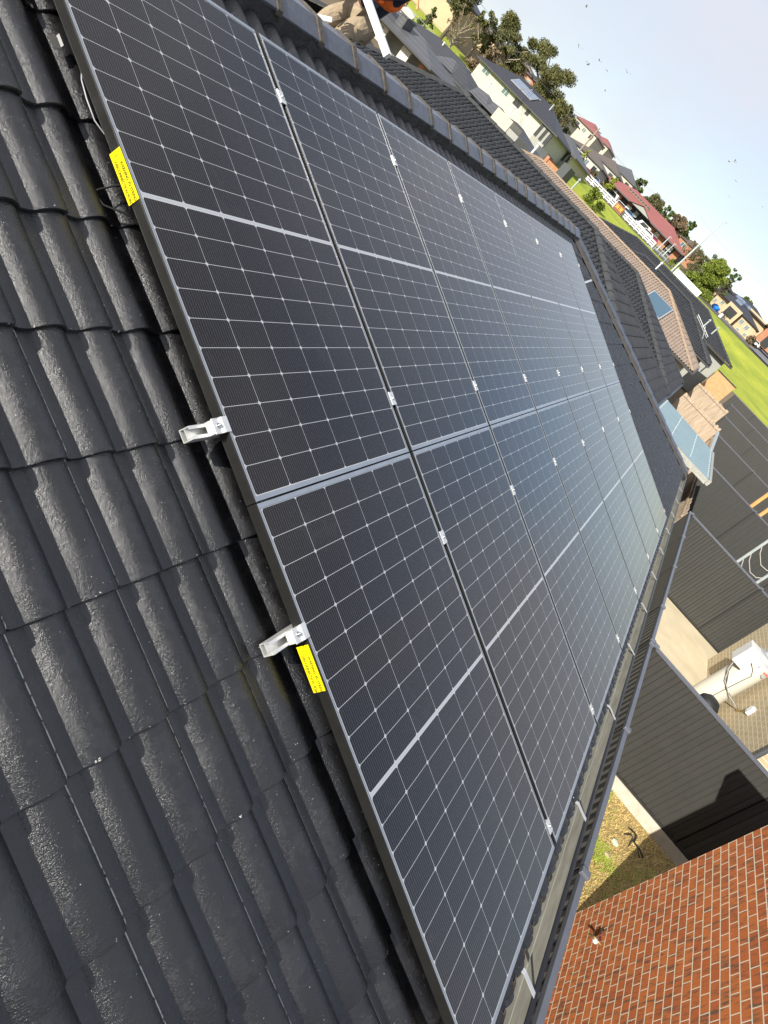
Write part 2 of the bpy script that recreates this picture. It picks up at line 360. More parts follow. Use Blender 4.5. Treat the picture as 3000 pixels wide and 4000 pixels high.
def tiles(name, m, parent, O, Ev, Sv, poly, e0=0.0, s0=0.0, gauge=0.334, T=0.022, prof=None, jit=0.0, flip_e=False, smooth=35):
    prof = prof or tile_prof_low(); V = []; F = []; rnd = random.Random(len(name) + int(poly[0][0] * 10) + 3)
    # inward edge normals of the (counter-clockwise) convex outline
    ed = []
    for i in range(len(poly)):
        a, b = poly[i], poly[(i + 1) % len(poly)]; dx, dy = b[0] - a[0], b[1] - a[1]; L = hypot(dx, dy); ed.append((a, (-dy / L, dx / L)))
    def outside(x0, x1, y0, y1):
        for a, nn in ed:
            if all((x - a[0]) * nn[0] + (y - a[1]) * nn[1] < -0.001 for x in (x0, x1) for y in (y0, y1)): return True
        return False
    xs = [p[0] for p in poly]; ys = [p[1] for p in poly]
    for n in range(math.floor((min(ys) - s0) / gauge), math.ceil((max(ys) - s0) / gauge)):
        for mm in range(math.floor((min(xs) - e0) / 0.3), math.ceil((max(xs) - e0) / 0.3)):
            ex, sy = e0 + mm * 0.3, s0 + n * gauge
            if outside(ex, ex + 0.3, sy, sy + gauge): continue
            jw = rnd.uniform(-jit, jit); js = rnd.uniform(-jit, jit) * 1.6; tl = rnd.uniform(-jit, jit) * 0.8
            rows = [(0.0015, -0.006), (0.0, T * 0.55), (0.002, T * 0.9), (0.008, T), (gauge * 0.5, T * 0.5), (gauge + 0.012, -0.0025)]
            i0 = len(V); nc = len(prof)
            for si, wi in rows:
                for (t, h) in prof:
                    cut = 0.0
                    if si < 0.01: cut = 0.010 * max(0, 1 - t / 0.014) + 0.012 * max(0, (t - 0.286) / 0.0138) ** 2
                    wj = jw + tl * (t - 0.15) / 0.15 if jit else 0
                    V.append((ex + (0.3 - t if flip_e else t), sy + si + js * (1 if si < 0.1 else 0) + cut, h + wi + wj))
            for r in range(len(rows) - 1):
                for c in range(nc - 1):
                    q = i0 + r * nc + c
                    F.append((q, q + 1, q + nc + 1, q + nc) if not flip_e else (q + 1, q, q + nc, q + nc + 1))
            # side wall of the lap
            for r in range(1, len(rows) - 1):
                q = i0 + r * nc + nc - 1; k = len(V); a, b = V[q], V[q + nc]
                V.append((a[0], a[1], a[2] - 0.016)); V.append((b[0], b[1], b[2] - 0.016)); F.append((q, k, k + 1, q + nc))
    me = bpy.data.meshes.new(name); me.from_pydata(V, [], F); me.materials.append(m)
    bm = bmesh.new(); bm.from_mesh(me)
    for a, nn in ed:
        geo = bm.verts[:] + bm.edges[:] + bm.faces[:]
        bmesh.ops.bisect_plane(bm, geom=geo, plane_co=(a[0], a[1], 0), plane_no=(-nn[0], -nn[1], 0), clear_outer=True, dist=1e-5)
    bm.to_mesh(me); bm.free(); me.shade_smooth(); me.set_sharp_from_angle(angle=rad(smooth))
    o = bpy.data.objects.new(name, me); C.objects.link(o)
    o.matrix_world = plane_matrix(O, Ev, Sv)
    if parent: o.parent = parent; o.matrix_parent_inverse = Matrix.Translation(parent.location).inverted()
    return o

TH = rad(22.5); CT, ST = cos(TH), sin(TH)
def PW(u, v, w=0.0): return Vector((u, v * CT - w * ST, v * ST + w * CT))   # roof-plane coordinates to world
def FP(X, az, el):   # a point on the plane x = X seen in direction az / el (degrees) from the roof
    d = X - CAM.x; return Vector((X, CAM.y + d * tan(rad(az)), CAM.z + d / cos(rad(az)) * tan(rad(el))))
def AZ(r, az, z=None):
    x, y = CAM.x + r * cos(rad(az)), CAM.y + r * sin(rad(az)); return Vector((x, y, GZ(r) if z is None else z))

# ------------------------------------------------------------ ground
PROF = [(0, -3.72), (24, -3.72), (34, -3.5), (50, -2.9), (70, -2.1), (85, -1.2), (95, -0.4), (103, 0.35), (110, 1.2), (118, 2.4), (126, 3.35), (132, 3.6), (140, 3.95),
        (160, 4.6), (200, 6.5), (260, 9.6), (350, 14.0), (500, 21.0), (900, 36.0), (1600, 48.0)]
def GZ(r):
    for (a, za), (b, zb) in zip(PROF, PROF[1:]):
        if r <= b: return za + (zb - za) * (r - a) / (b - a)
    return PROF[-1][1]
def ring(name, m, rs, a0=0, a1=360, step=3.0, dz=0.0, kind='structure', rough=0.0):
    mb = MB(); n = int(round((a1 - a0) / step)); rnd = random.Random(5); idx = {}
    V = []; F = []
    for i, r in enumerate(rs):
        for j in range(n + 1):
            a = a0 + (a1 - a0) * j / n; p = AZ(r, a); V.append((p.x, p.y, p.z + dz + (rnd.uniform(-rough, rough) if 0 < i < len(rs) - 1 else 0)))
    for i in range(len(rs) - 1):
        for j in range(n): q = i * (n + 1) + j; F.append((q, q + n + 1, q + n + 2, q + 1))
    mb.v, mb.f = V, F; o = mb.build(name, m, smooth=40); props(o, kind=kind); return o
M['ground'] = mat('mixed_far_ground', (0.07, 0.075, 0.03), 0.95, col2=(0.17, 0.14, 0.08), vs=0.08, var=.2)
M['lawn'] = mat('bright_grass_bank', (0.17, 0.235, 0.010), 0.9, col2=(0.40, 0.42, 0.03), vs=0.16, bump=0.8, bs=2.0, var=.2)
ring('ground', M['soil'], [1.0, 8, 16, 24, 29, 34, 42, 50, 60, 70, 78, 85])
ring('ground', M['ground'], [132, 140, 150, 160, 180, 200, 230, 260, 300, 350, 420, 500, 700, 900, 1600])
ring('grass_bank', M['lawn'], [85, 90, 95, 99, 103, 106, 110, 114, 118, 122, 126, 129, 132], step=1.5, rough=0.12)
# near slab of soil under the house
props(MB().box(-2.7, -0.6, -1.6, 0.5, -3.74, -3.73).build('ground', M['soil']), kind='structure')

# ------------------------------------------------------------ our house: roof, caps, gutter
H = empty('house', (0, 0, -3.72), 'low house with glossy black tiled roof carrying the array of solar panels', 'house')
V0, V1, UE = -2.12, 2.365, 13.57       # eave, apex, eave corner
UR = UE - (V1 - V0) * CT              # ridge end
W0 = -0.137
UL = -7.0
oS = PW(0, 0, W0)
poly = [(UL, V0), (UE, V0), (UR, V1), (UL, V1)]
roof = tiles('roof', M['tile'], H, oS, (1, 0, 0), (0, CT, ST), [(UL, V0), (UE, V0), (UR, V1 - 0.0), (UL, V1)], e0=-0.166 - 6.9 - 0.3, s0=-0.087 - 0.334 * 6, prof=tile_prof(9), jit=0.0014, smooth=28, T=0.0140)
yR = PW(0, V1, W0).y; zR = PW(0, V1, W0).z; yE = PW(0, V0, W0).y; zE = PW(0, V0, W0).z
LS = V1 - V0
# hip end facing +x and the back slope (seen only from the side)
tiles('roof_back_slope', M['tile'], H, (UE, 2 * yR - yE, zE), (-1, 0, 0), (0, -CT, ST), [(0, 0), (UE - UL, 0), (UE - UL, LS), (LS * CT, LS)], prof=tile_prof_low())
tiles('roof_hip_end', M['tile'], H, (UE, yE, zE), (0, 1, 0), (-CT, 0, ST), [(0, 0), (2 * (yR - yE), 0), ((yR - yE), LS)], prof=tile_prof_low())

def caps(H, name, A, B, n, wd, ht, m, mp, pitch_len=0.395, flat=0.05, jitter=0.004, joint=True, side=None):
    # angular caps laid from A to B; each cap overlaps the previous one
    A, B = Vector(A), Vector(B); d = (B - A); L = d.length; d.normalize(); sd = d.cross(Vector((0, 0, 1))).normalized(); up = sd.cross(d)
    k = 0; pos = 0.0; rnd = random.Random(4)
    while pos < L:
        e = min(pos + pitch_len + 0.03, L + 0.02); a = A + d * pos; b = A + d * e; r1 = 1.0; lift = 0.012; j1 = rnd.uniform(-jitter, jitter)
        pts0 = [(-wd, -ht), (-flat, 0), (flat, 0), (wd, -ht)]; th = 0.016
        def sec(c, s, lf): return [c + sd * (x * s + j1) + up * (y + lf) for x, y in pts0] + [c + sd * (x * s * 0.985 + j1) + up * (y - th + lf) for x, y in reversed(pts0)]
        s0, s1 = sec(a, 1.03, lift), sec(b, 0.97, 0.0)
        mb = MB(); mb.v = [tuple(p) for p in s0 + s1]; nn = 8
        mb.f = [tuple(range(nn)), tuple(nn + i for i in reversed(range(nn)))] + [(i, nn + i, nn + (i + 1) % nn, (i + 1) % nn) for i in range(nn)]
        o = mb.build(name, m, H, bevel=0.003); o.matrix_parent_inverse = Matrix.Translation(H.location).inverted()
        if joint and k > 0:
            mb = MB(); w2 = rnd.uniform(0.020, 0.028)
            P0 = [(-wd * 1.05, -ht - 0.02), (-wd * 1.05, -ht + 0.012), (-flat * 1.1, 0.018), (flat * 1.1, 0.018), (wd * 1.05, -ht + 0.012), (wd * 1.05, -ht - 0.02)]
            mb.prism([a - d * w2 + sd * x + up * (y + 0.003) for x, y in P0], d * (w2 * 2)); o = mb.build('pointing', mp, H, bevel=0.006); o.matrix_parent_inverse = Matrix.Translation(H.location).inverted()
        pos += pitch_len; k += 1

zc = PW(0, 2.37, -0.045)
capY, capZ = yR - 0.018, 0.862
# ridge: caps spaced 0.395 m, one joint at u = 2.0 as in the photograph
uj = 2.02
caps(H, 'ridge_cap', (UR + 0.05, capY, capZ), (uj - 0.395 * 14, capY, capZ), 0, 0.160, 0.067, M['cap'], M['pointing'], flat=0.062)
def bed(name, m, pts, parent):  # strip of mortar: list of (low, high) point pairs
    mb = MB()
    for (a, b), (c, d2) in zip(pts, pts[1:]):
        mb.quad(a, c, d2, b)
    o = mb.build(name, m, parent); o.matrix_parent_inverse = Matrix.Translation(parent.location).inverted(); return o
rnd = random.Random(11)
P = []
u = UL
while u < UR + 0.1:
    P.append((PW(u, 2.175 + rnd.uniform(-.006, .006), -0.140), PW(u, 2.205 + rnd.uniform(-.003, .003), -0.058))); u += 0.05
bed('ridge_bedding', M['bedding'], P, H)
P = []
u = UL
while u < UR + 0.1:
    P.append((PW(u, 2.203, -0.058), Vector((u, capY - 0.02, capZ - 0.022)))); u += 0.4
bed('ridge_bedding', M['bedding'], P, H)
# hip line
hA = Vector((UR, capY, capZ)); hB = Vector((UE + 0.02, yE - 0.02, zE + 0.075))
caps(H, 'hip_cap', hB, hA, 0, 0.145, 0.055, M['cap'], M['pointing'], joint=False, pitch_len=0.40)
hd = (hB - hA).normalized(); side = Vector((-1, -1, 0)).normalized()
P = []; L = (hB - hA).length; s = 0.0
while s <= L:
    c = hA + hd * s; t = s / L
    uu = UR + (UE - UR) * t; vv = V1 + (V0 - V1) * t
    P.append((PW(uu - 0.29 + rnd.uniform(-.01, .01), vv - 0.13, W0 + 0.040), c + Vector((-0.092, -0.092, -0.050)))); s += 0.05
bed('hip_pointing', M['pointing'], P, H)
# small galvanised tile clip left on the roof, a white chip of render beside the seam
# gutter
mb = MB(); x0, x1 = UL, UE + 0.13; t = 0.003
yb, yf, zb, zt = yE - 0.015, yE - 0.150, zE - 0.155, zE - 0.055
prof = [(yb, zE - 0.01), (yb, zb), (yf, zb), (yf, zt)]
inn = [(yf + t, zt), (yf + t, zb + t), (yb - t, zb + t), (yb - t, zE - 0.01)]
mb.prism([(x0, y, z) for y, z in prof + inn], (x1 - x0, 0, 0))
mb.box(x0, x1, yf + 0.035, yf + 0.038, zb + 0.003, zb + 0.05)
o = mb.build('gutter', M['gutter'], H); o.matrix_parent_inverse = Matrix.Translation(H.location).inverted()
mb = MB(); mb.prism([(x0, yf - 0.018, zt - 0.022), (x0, yf - 0.018, zt + 0.004), (x0, yf - 0.001, zt + 0.012), (x0, yf + 0.010, zt + 0.006), (x0, yf + 0.010, zt + 0.001), (x0, yf - 0.001, zt + 0.002), (x0, yf - 0.001, zt - 0.022)], (x1 - x0, 0, 0))
mb.box(x0, x1, yf - 0.006, yf - 0.001, zb - 0.006, zt - 0.02)
o = mb.build('gutter_lip', M['lip'], H, bevel=0.002); o.matrix_parent_inverse = Matrix.Translation(H.location).inverted()
for x in (0.72, 1.92, 3.12, 4.30, 5.40, 6.50, 7.60, 8.70, 9.80, 10.9, 12.0):
    mb = MB()
    pts = [(x, yb - 0.005, zE - 0.035), (x - .004, yb - 0.045, zE - 0.022), (x - .012, yb - 0.09, zE - 0.034), (x - 0.02, yf + 0.004, zt + 0.012)]
    for a, b in zip(pts, pts[1:]): mb.quad(a, b, (b[0] + 0.028, b[1], b[2]), (a[0] + 0.028, a[1], a[2]))
    o = mb.build('gutter_strap', M['strap'], H); sm = o.modifiers.new('solid', 'SOLIDIFY'); sm.thickness = 0.002; o.matrix_parent_inverse = Matrix.Translation(H.location).inverted()
mb = MB(); mb.box(UL, UE - 0.45, yE + 0.45, yE + 0.47, -3.72, zE - 0.17)
mb.box(UE - 0.45, UE - 0.43, yE + 0.45, 2 * yR - yE - 0.45, -3.72, zE - 0.17); mb.box(UL, UE - 0.43, yE + 0.475, 2 * yR - yE - 0.45, zE - 0.16, zE - 0.15)
mb.box(UL, UE - 0.02, yE - 0.012, yE + 0.012, zE - 0.19, zE - 0.03)
o = mb.build('wall', M['beigebrick'], H); o.matrix_parent_inverse = Matrix.Translation(H.location).inverted()

# ------------------------------------------------------------ solar panels (local frame = roof plane)
PWD, PLN = 1.134, 1.903
def text_part(body, size, m, parent, mw, name='lettering', sx=1.0):
    cu = bpy.data.curves.new(name, 'FONT'); cu.body = body; cu.size = size; cu.extrude = 0.0002; cu.offset = size * 0.022
    t = bpy.data.objects.new('tmp', cu); C.objects.link(t)
    bpy.context.view_layer.update(); dg = bpy.context.evaluated_depsgraph_get(); me = bpy.data.meshes.new_from_object(t.evaluated_get(dg)); bpy.data.objects.remove(t)
    me.name = name; me.materials.clear(); me.materials.append(m); o = bpy.data.objects.new(name, me); C.objects.link(o)
    if parent: o.parent = parent; o.matrix_parent_inverse = wm(parent).inverted() @ mw
    else: o.matrix_world = mw
    o.scale = (sx, 1, 1); return o
def make_panel(u, v):
    r = empty('solar_panel', PW(u, v), rx=TH)
    f = MB()
    for a in ((0, 0.011, 0, PLN), (PWD - 0.011, PWD, 0, PLN), (0.011, PWD - 0.011, 0, 0.011), (0.011, PWD - 0.011, PLN - 0.011, PLN)): f.box(*a, -0.035, 0.0)
    for a in ((-0.0008, 0.0, 0, PLN), (PWD, PWD + 0.0008, 0, PLN)): f.box(*a, -0.012, -0.002)
    f.box(0.0, 0.028, 0.0, PLN, -0.0365, -0.035); f.box(PWD - 0.028, PWD, 0.0, PLN, -0.0365, -0.035)
    f.build('frame', M['frame'], r, bevel=0.0009)
    f = MB()
    for a in ((0.004, 0.009, 0.001, PLN - .001), (PWD - 0.009, PWD - .004, 0.001, PLN - .001), (0.0095, PWD - 0.0095, 0.002, 0.017), (0.0095, PWD - 0.0095, PLN - 0.017, PLN - .002)): f.box(*a, -0.0008, 0.0006)
    f.build('frame_sky_sheen', M['framesheen'], r)  # thin plates added on the frame to carry the painted sky reflection
    MB().box(0.0105, PWD - 0.0105, 0.0105, PLN - 0.0105, -0.006, -0.0012).build('glass', M['cells'], r)
    MB().box(PWD / 2 - .05, PWD / 2 + .05, PLN / 2 - .04, PLN / 2 + .04, -0.026, -0.0065).build('junction_box', M['black'], r)
    return r
ordn = ['first', 'second', 'third', 'fourth', 'fifth', 'sixth', 'farthest']
PAN = {}
proto = None
for k in range(7):
    for row in (0, 1):
        u = 1.154 * k + (0.01 if k else 0.0); v = 0.0015 if row == 0 else -0.0015 - PLN
        if proto is None: p = proto = make_panel(u, v)
        else: p = clone(proto); p.location = PW(u, v)
        rn = 'upper' if row == 0 else 'lower'; edge = 'beside the ridge' if row == 0 else 'beside the gutter'
        if k == 0: lb = ('nearest solar panel of the upper row, with yellow warning label on its black side' if row == 0 else 'nearest solar panel of the lower row, with yellow warning label near the clamp')
        elif k == 6: lb = 'farthest and palest solar panel of the %s row, next to the bare tiles' % rn
        else: lb = '%s solar panel from the near end in the %s row %s' % (ordn[k], rn, edge)
        props(p, lb, 'solar panel', 'solar panels in two rows on the tiled roof'); PAN[(row, k)] = p

def sticker(p, v0, v1, ws):
    # stuck on the black side of the frame, facing -x
    vp0 = p.location; r = MB()
    o = MB().box(-0.0032, -0.0015, v0, v1, ws - 0.0445, ws).build('warning_label', M['yellow'], p)
    Lq = v1 - v0
    # local frame of the writing: x along -v, y along +w, z along -u
    base = Matrix(((0, 0, -1, -0.0034), (-1, 0, 0, v1), (0, 1, 0, ws - 0.0445), (0, 0, 0, 1)))
    pmx = wm(p)
    def put(obj_mw_local, body, size, sx): return text_part(body, size, M['ink'], o, pmx @ base @ obj_mw_local, sx=sx)
    put(Matrix.Translation((0.036, 0.0265, 0)), 'WARNING: PV STRING', 0.0138, 0.84)
    put(Matrix.Translation((0.0285, 0.0070, 0)), 'DISCONNECTION POINT', 0.0138, 0.83)
    mb = MB(); A, B, D = (0.005, 0.012), (0.026, 0.012), (0.0155, 0.031); cx, cy = 0.0155, 0.0185
    def P3(x, y): return pmx @ base @ Vector((x, y, 0.0002))
    T3 = (A, B, D)
    for i in range(3):
        a, b = T3[i], T3[(i + 1) % 3]; k = 0.86
        mb.quad(P3(*a), P3(*b), P3(cx + (b[0] - cx) * k, cy + (b[1] - cy) * k), P3(cx + (a[0] - cx) * k, cy + (a[1] - cy) * k))
    mb.quad(P3(.0155, .0245), P3(.0172, .0245), P3(.0155, .0190), P3(.0138, .0190)); mb.quad(P3(.0140, .0200), P3(.0178, .0200), P3(.0174, .0185), P3(.0140, .0185)); mb.quad(P3(.0165, .0190), P3(.0178, .0185), P3(.0150, .0135), P3(.0146, .0140))
    mb.build('warning_symbol', M['ink'], o, W=True)
sticker(PAN[(0, 0)], 0.933, 1.088, 0.001)
sticker(PAN[(1, 0)], PLN - 0.595, PLN - 0.446, -0.004)
# cables behind the near edge
tag = props
o = MB().tube([PW(0.03, 1.02, -0.07), PW(-0.03, 1.01, -0.10), PW(-0.055, 1.0, -0.105), PW(-0.04, 0.96, -0.10), PW(0.03, 0.93, -0.08)], 0.003).build('cable', M['black'], smooth=60)
tag(o, 'thin black cable looping out from under the upper panel beside the label', 'cable')
o = MB().tube([PW(0.03, 1.36, -0.055), PW(0.008, 1.32, -0.050), PW(-0.001, 1.26, -0.050), PW(0.004, 1.20, -0.055), PW(0.03, 1.17, -0.06)], 0.0022).build('cable', M['greypl'], smooth=60)
tag(o, 'pale cable sagging under the edge of the upper panel above the label', 'cable')

# rails with their clamps
def rail(v, u0, u1, label, endclamp):
    r = empty('mounting_rail', PW(u0, v, -0.0365), label, 'rail', 'aluminium rails under the panels', rx=TH)
    L = u1 - u0; m = MB(); w_, h = 0.020, 0.040
    m.box(0, L, -w_, w_, -h, -h + .003); m.box(0, L, -w_, -w_ + .0025, -h + .003, 0); m.box(0, L, w_ - .0025, w_, -h + .003, 0)
    m.box(0, L, -w_ + .0025, -w_ + .010, -.003, 0); m.box(0, L, w_ - .010, w_ - .0025, -.003, 0); m.box(0, L, -w_ + .0025, w_ - .0025, -.022, -.020)
    m.build('rail_profile', M['alu'], r)
    for k in range(1, 7):
        x = 1.154 * k - u0; cl = MB(); cl.box(x - .021, x + .021, -.030, .030, .0368, .0405); cl.box(x - .006, x - .003, -.028, .028, -.004, .0368); cl.box(x + .003, x + .006, -.028, .028, -.004, .0368)
        c = cl.build('mid_clamp', M['alu'], r, bevel=.001)
        MB().lathe((x, 0, .0405), [(0, .0065), (.0055, .0065), (.0065, .005), (.0065, 0)], 12).build('bolt', M['steel'], c, smooth=40)
    # far end clamp
    x = 1.154 * 7 - .010 - u0; cl = MB(); cl.box(x - .012, x + .018, -.022, .022, .0368, .0400); cl.box(x + .002, x + .018, -.022, .022, -.002, .0368)
    cl.build('end_clamp', M['alu'], r, bevel=.001)
    if endclamp:
        x = -u0; yb_ = .0195
        cl = MB(); pf = [(.013, .0400), (-.012, .0400), (-.022, .031), (-.047, .031), (-.047, .0275), (-.0235, .0275), (-.0135, .0366), (.013, .0366)]
        cl.prism([(x + a, -.024, b) for a, b in pf], (0, .048, 0))
        cl.prism([(x + a, -.021, b) for a, b in [(-.0465, .0275), (-.043, .0275), (-.043, .001), (-.0465, .001)]], (0, .042, 0))
        cl.prism([(x + a, -.018, b) for a, b in [(-.03, .0275), (-.004, .0275), (-.004, -.002), (-.03, -.002)]], (0, .036, 0))
        c = cl.build('end_clamp', M['alu'], r, bevel=.0008)
        MB().lathe((x - .026, 0, .031), [(0, .010), (.0038, .010), (.0045, .009), (.0045, .002), (.009, .002), (.0095, 0)], 16).build('bolt', M['steel'], c, smooth=40)
        MB().box(x - .018, x - .009, -.004, .004, .0310, .0316).build('bolt_slot', M['black'], c)
    return r
rail(1.615, 0.02, 8.14, 'uppermost aluminium rail, shown by the clamps nearest the ridge', False)
rail(0.247, -0.112, 8.14, 'aluminium rail with silver end clamp poking out left of the upper panel row', True)
rail(-0.405, -0.120, 8.14, 'aluminium rail with silver end clamp poking out just above the lower yellow label', True)
rail(-1.81, 0.02, 8.14, 'lowest aluminium rail, shown by the clamps nearest the gutter', False)
# steel foot on the tiles
m = MB(); m.obox(PW(.002, 1.455, -.088), (1, 0, .15), (0, CT, ST), (-.15, -ST, CT), .014, .020, .001); m.obox(PW(.020, 1.462, -.084), (.6, 0, 1), (0, CT, ST), (1, 0, -.6), .007, .018, .001)
tag(m.build('roof_hook', mat('dull_grey_steel', (.13, .13, .125), .5, .3)), 'small grey steel bracket lying on the tiles near the top left corner', 'bracket')
# white fascia pieces glimpsed beyond the hip: short rail stub between panels and hip
m = MB(); m.beam(PW(8.20, 1.40, -.03), PW(8.95, 1.50, -.03), .028, .02, (0, -ST, CT))
tag(m.build('rail_offcut', M['alu'], bevel=.002), 'short bare aluminium rail end jutting past the farthest upper panel towards the hip', 'rail')

# ------------------------------------------------------------ fences
def yB(x): return -2.72 - 0.0205 * x
def ribbed(p0, p1, z0, z1, ribs, depth, nrm):
    # trapezoidal sheet between p0 and p1 (plan points), ribs: pitch
    p0, p1 = Vector(p0), Vector(p1); d = p1 - p0; L = d.length; d.normalize(); nv = Vector((nrm[0], nrm[1]))
    pts = [0.0]; off = [0.0]; n = max(1, int(L / ribs)); pt = L / n
    sec = []
    for i in range(n):
        a = i * pt
        for f_, h in ((0.0, 0), (0.42, 0), (0.50, 1), (0.86, 1), (0.94, 0)): sec.append((a + f_ * pt, h * depth))
    sec.append((L, 0)); m = MB()
    for (a, h), (b, k) in zip(sec, sec[1:]):
        A, B = p0 + d * a + nv * h, p0 + d * b + nv * k
        m.quad((A.x, A.y, z0), (B.x, B.y, z0), (B.x, B.y, z1), (A.x, A.y, z1))
    return m
def steel_fence(name, pts, z0, z1, label, group=None, nrm=(0, 1), ribs=0.155, plinth=None, depth=0.020, capm=None):
    # pts: plan positions of the posts
    r = empty(name, (pts[0][0], pts[0][1], z0), label, 'fence', group)
    for i, (a, b) in enumerate(zip(pts, pts[1:])):
        a, b = Vector(a), Vector(b); d = (b - a).normalized()
        m = ribbed(a + d * .02, b - d * .02, z0 + .03, z1 - .03, ribs, depth, nrm); o = m.build('fence_sheet', M['fence'], r, W=True)
        sm = o.modifiers.new('t', 'SOLIDIFY'); sm.thickness = .0015
        m = MB(); A = Vector((*(a + d * .027), z1)); B = Vector((*(b - d * .027), z1)); q = Vector((nrm[0], nrm[1], 0)) * .008
        m.beam(A + q - Vector((0, 0, .022)), B + q - Vector((0, 0, .022)), .048, .044); m.build('top_rail', capm or M['fence_cap'], r, W=True, bevel=.003)
        m = MB(); m.beam(Vector((A.x, A.y, z0 + .02)) + q, Vector((B.x, B.y, z0 + .02)) + q, .044, .04); m.build('bottom_rail', M['fence_rail'], r, W=True, bevel=.002)
        if plinth:
            m = MB(); m.beam((a.x, a.y, (z0 + plinth) / 2 - .005), (b.x, b.y, (z0 + plinth) / 2 - .005), .075, z0 - plinth); m.build('plinth', M['plinth'], r, W=True)
    for i, a in enumerate(pts):
        b = pts[min(i + 1, len(pts) - 1)]; c = pts[max(i - 1, 0)]; d = (Vector(b) - Vector(c)).normalized()
        m = MB(); m.obox((a[0] + nrm[0] * .008, a[1] + nrm[1] * .008, (z0 + z1) / 2), (d.x, d.y, 0), (-d.y, d.x, 0), (0, 0, 1), .026, .030, (z1 - z0) / 2); o = m.build('post', M['fence_rail'], r, W=True)
        m = MB(); m.obox((a[0] + nrm[0] * .008, a[1] + nrm[1] * .008, z1 + .004), (d.x, d.y, 0), (-d.y, d.x, 0), (0, 0, 1), .037, .040, .020); m.build('post_cap', M['fence_cap'], r, W=True, bevel=.007)
    return r
P1 = [(x, yB(x)) for x in (-4.0, -1.7, 0.55, 2.84, 5.07, 7.44)]
steel_fence('boundary_fence', P1, -3.62, -1.84, 'dark steel fence with grey-blue top rail running along below the gutter, nearest stretch', 'steel fences along the lower boundary')
P2 = [(x, yB(x)) for x in (7.56, 9.0, 11.3, 13.7, 16.25)]
steel_fence('boundary_fence', P2, -3.62, -1.84, 'dark steel fence with grey-blue top rail between the two corner posts, farther stretch', 'steel fences along the lower boundary')
def cross(x, y1, z0, z1, n, label, plinth=None, ribs=0.17, dep=0.012, step=2.35):
    pts = [(x, yB(x) - .06 - step * i) for i in range(n + 1)]
    return steel_fence('side_fence', pts, z0, z1, label, 'steel fences between the back yards', (-1, 0), ribs, plinth, dep * 1.5)
cross(7.50, 0, -3.50, -1.83, 4, 'nearest dark steel side fence, half in shadow, on a cream concrete sleeper', -3.72)
cross(16.32, 0, -3.63, -1.83, 4, 'dark steel side fence standing on the cream concrete slab behind the water heater', None, 0.16, .014)
cross(25.6, 0, -3.45, -1.74, 5, 'third dark steel side fence, with the shadow of the awning on it', None, 0.17, .016)
cross(34.9, 0, -3.25, -1.58, 6, 'fourth dark steel side fence beyond the awning', None, 0.17, .016)
cross(44.3, 0, -3.0, -1.32, 6, 'fifth dark steel side fence, level with the tan roof', None, 0.19, .016)
cross(53.6, 0, -2.8, -1.0, 6, 'sixth dark steel side fence near the grass bank', None, 0.19, .016)
cross(63.5, 0, -2.5, -0.68, 5, 'farthest dark steel side fence along the foot of the grass', None, 0.3, .018)

# timber paling fences between the roofs and the steel ones
def paling(name, a, b, z0, z1, label, fac, rails=True, ragged=0.03, step=0.10):
    r = empty(name, (a[0], a[1], z0), label, 'fence', 'weathered paling fences below the far roofs')
    a, b = Vector(a), Vector(b); d = b - a; L = d.length; d.normalize(); nv = Vector((-d.y, d.x)) * fac; m = MB(); rr = random.Random(int(a.x * 7)); s = 0
    while s < L:
        h = z1 + rr.uniform(-ragged, ragged); c = a + d * (s + step * .5) + nv * (0.004 * (int(s / step) % 2))
        m.obox((c.x, c.y, (z0 + h) / 2), (d.x, d.y, 0), (nv.x, nv.y, 0), (0, 0, 1), step * .49, .008, (h - z0) / 2); s += step
    m.build('palings', M['timber'], r, W=True)
    if rails:
        for zz in (z1 - .12, (z0 + z1) / 2, z0 + .25):
            q = nv * .035; m = MB(); m.beam((a.x + q.x, a.y + q.y, zz), (b.x + q.x, b.y + q.y, zz), .04, .07); m.build('rail', M['timber'], r, W=True)
    return r
paling('paling_fence', (16.45, yB(16.4) + .02), (24.9, yB(25) + .02), -3.6, -1.95, 'pale timber fence along the boundary below the awning', 1)
paling('paling_fence', (26.0, yB(26)), (34.6, yB(34.6)), -3.5, -1.75, 'timber fence with ragged top where the grey capping begins', 1, ragged=.07)
paling('paling_fence', (25.5, -0.9), (25.55, yB(25.5) + .1), -3.5, -1.55, 'brown timber fence running down from the first dark roof behind the awning', -1)
paling('paling_fence', (34.8, -1.0), (34.9, yB(34.9) + .1), -3.3, -1.35, 'brown timber fence with a long pale rail, below the tan roof corner', -1)
paling('paling_fence', (44.2, -1.2), (44.3, yB(44.3) + .1), -3.0, -1.05, 'farthest timber fence, by the orange brick wall', -1)
m = MB(); m.beam((25.7, yB(25.7) + .05, -1.72), (34.8, yB(34.8) + .05, -1.52), .14, .06)
tag(m.build('fence_capping', M['galv'], bevel=.01), 'pale grey capping strip along the top of the boundary fence', 'capping')

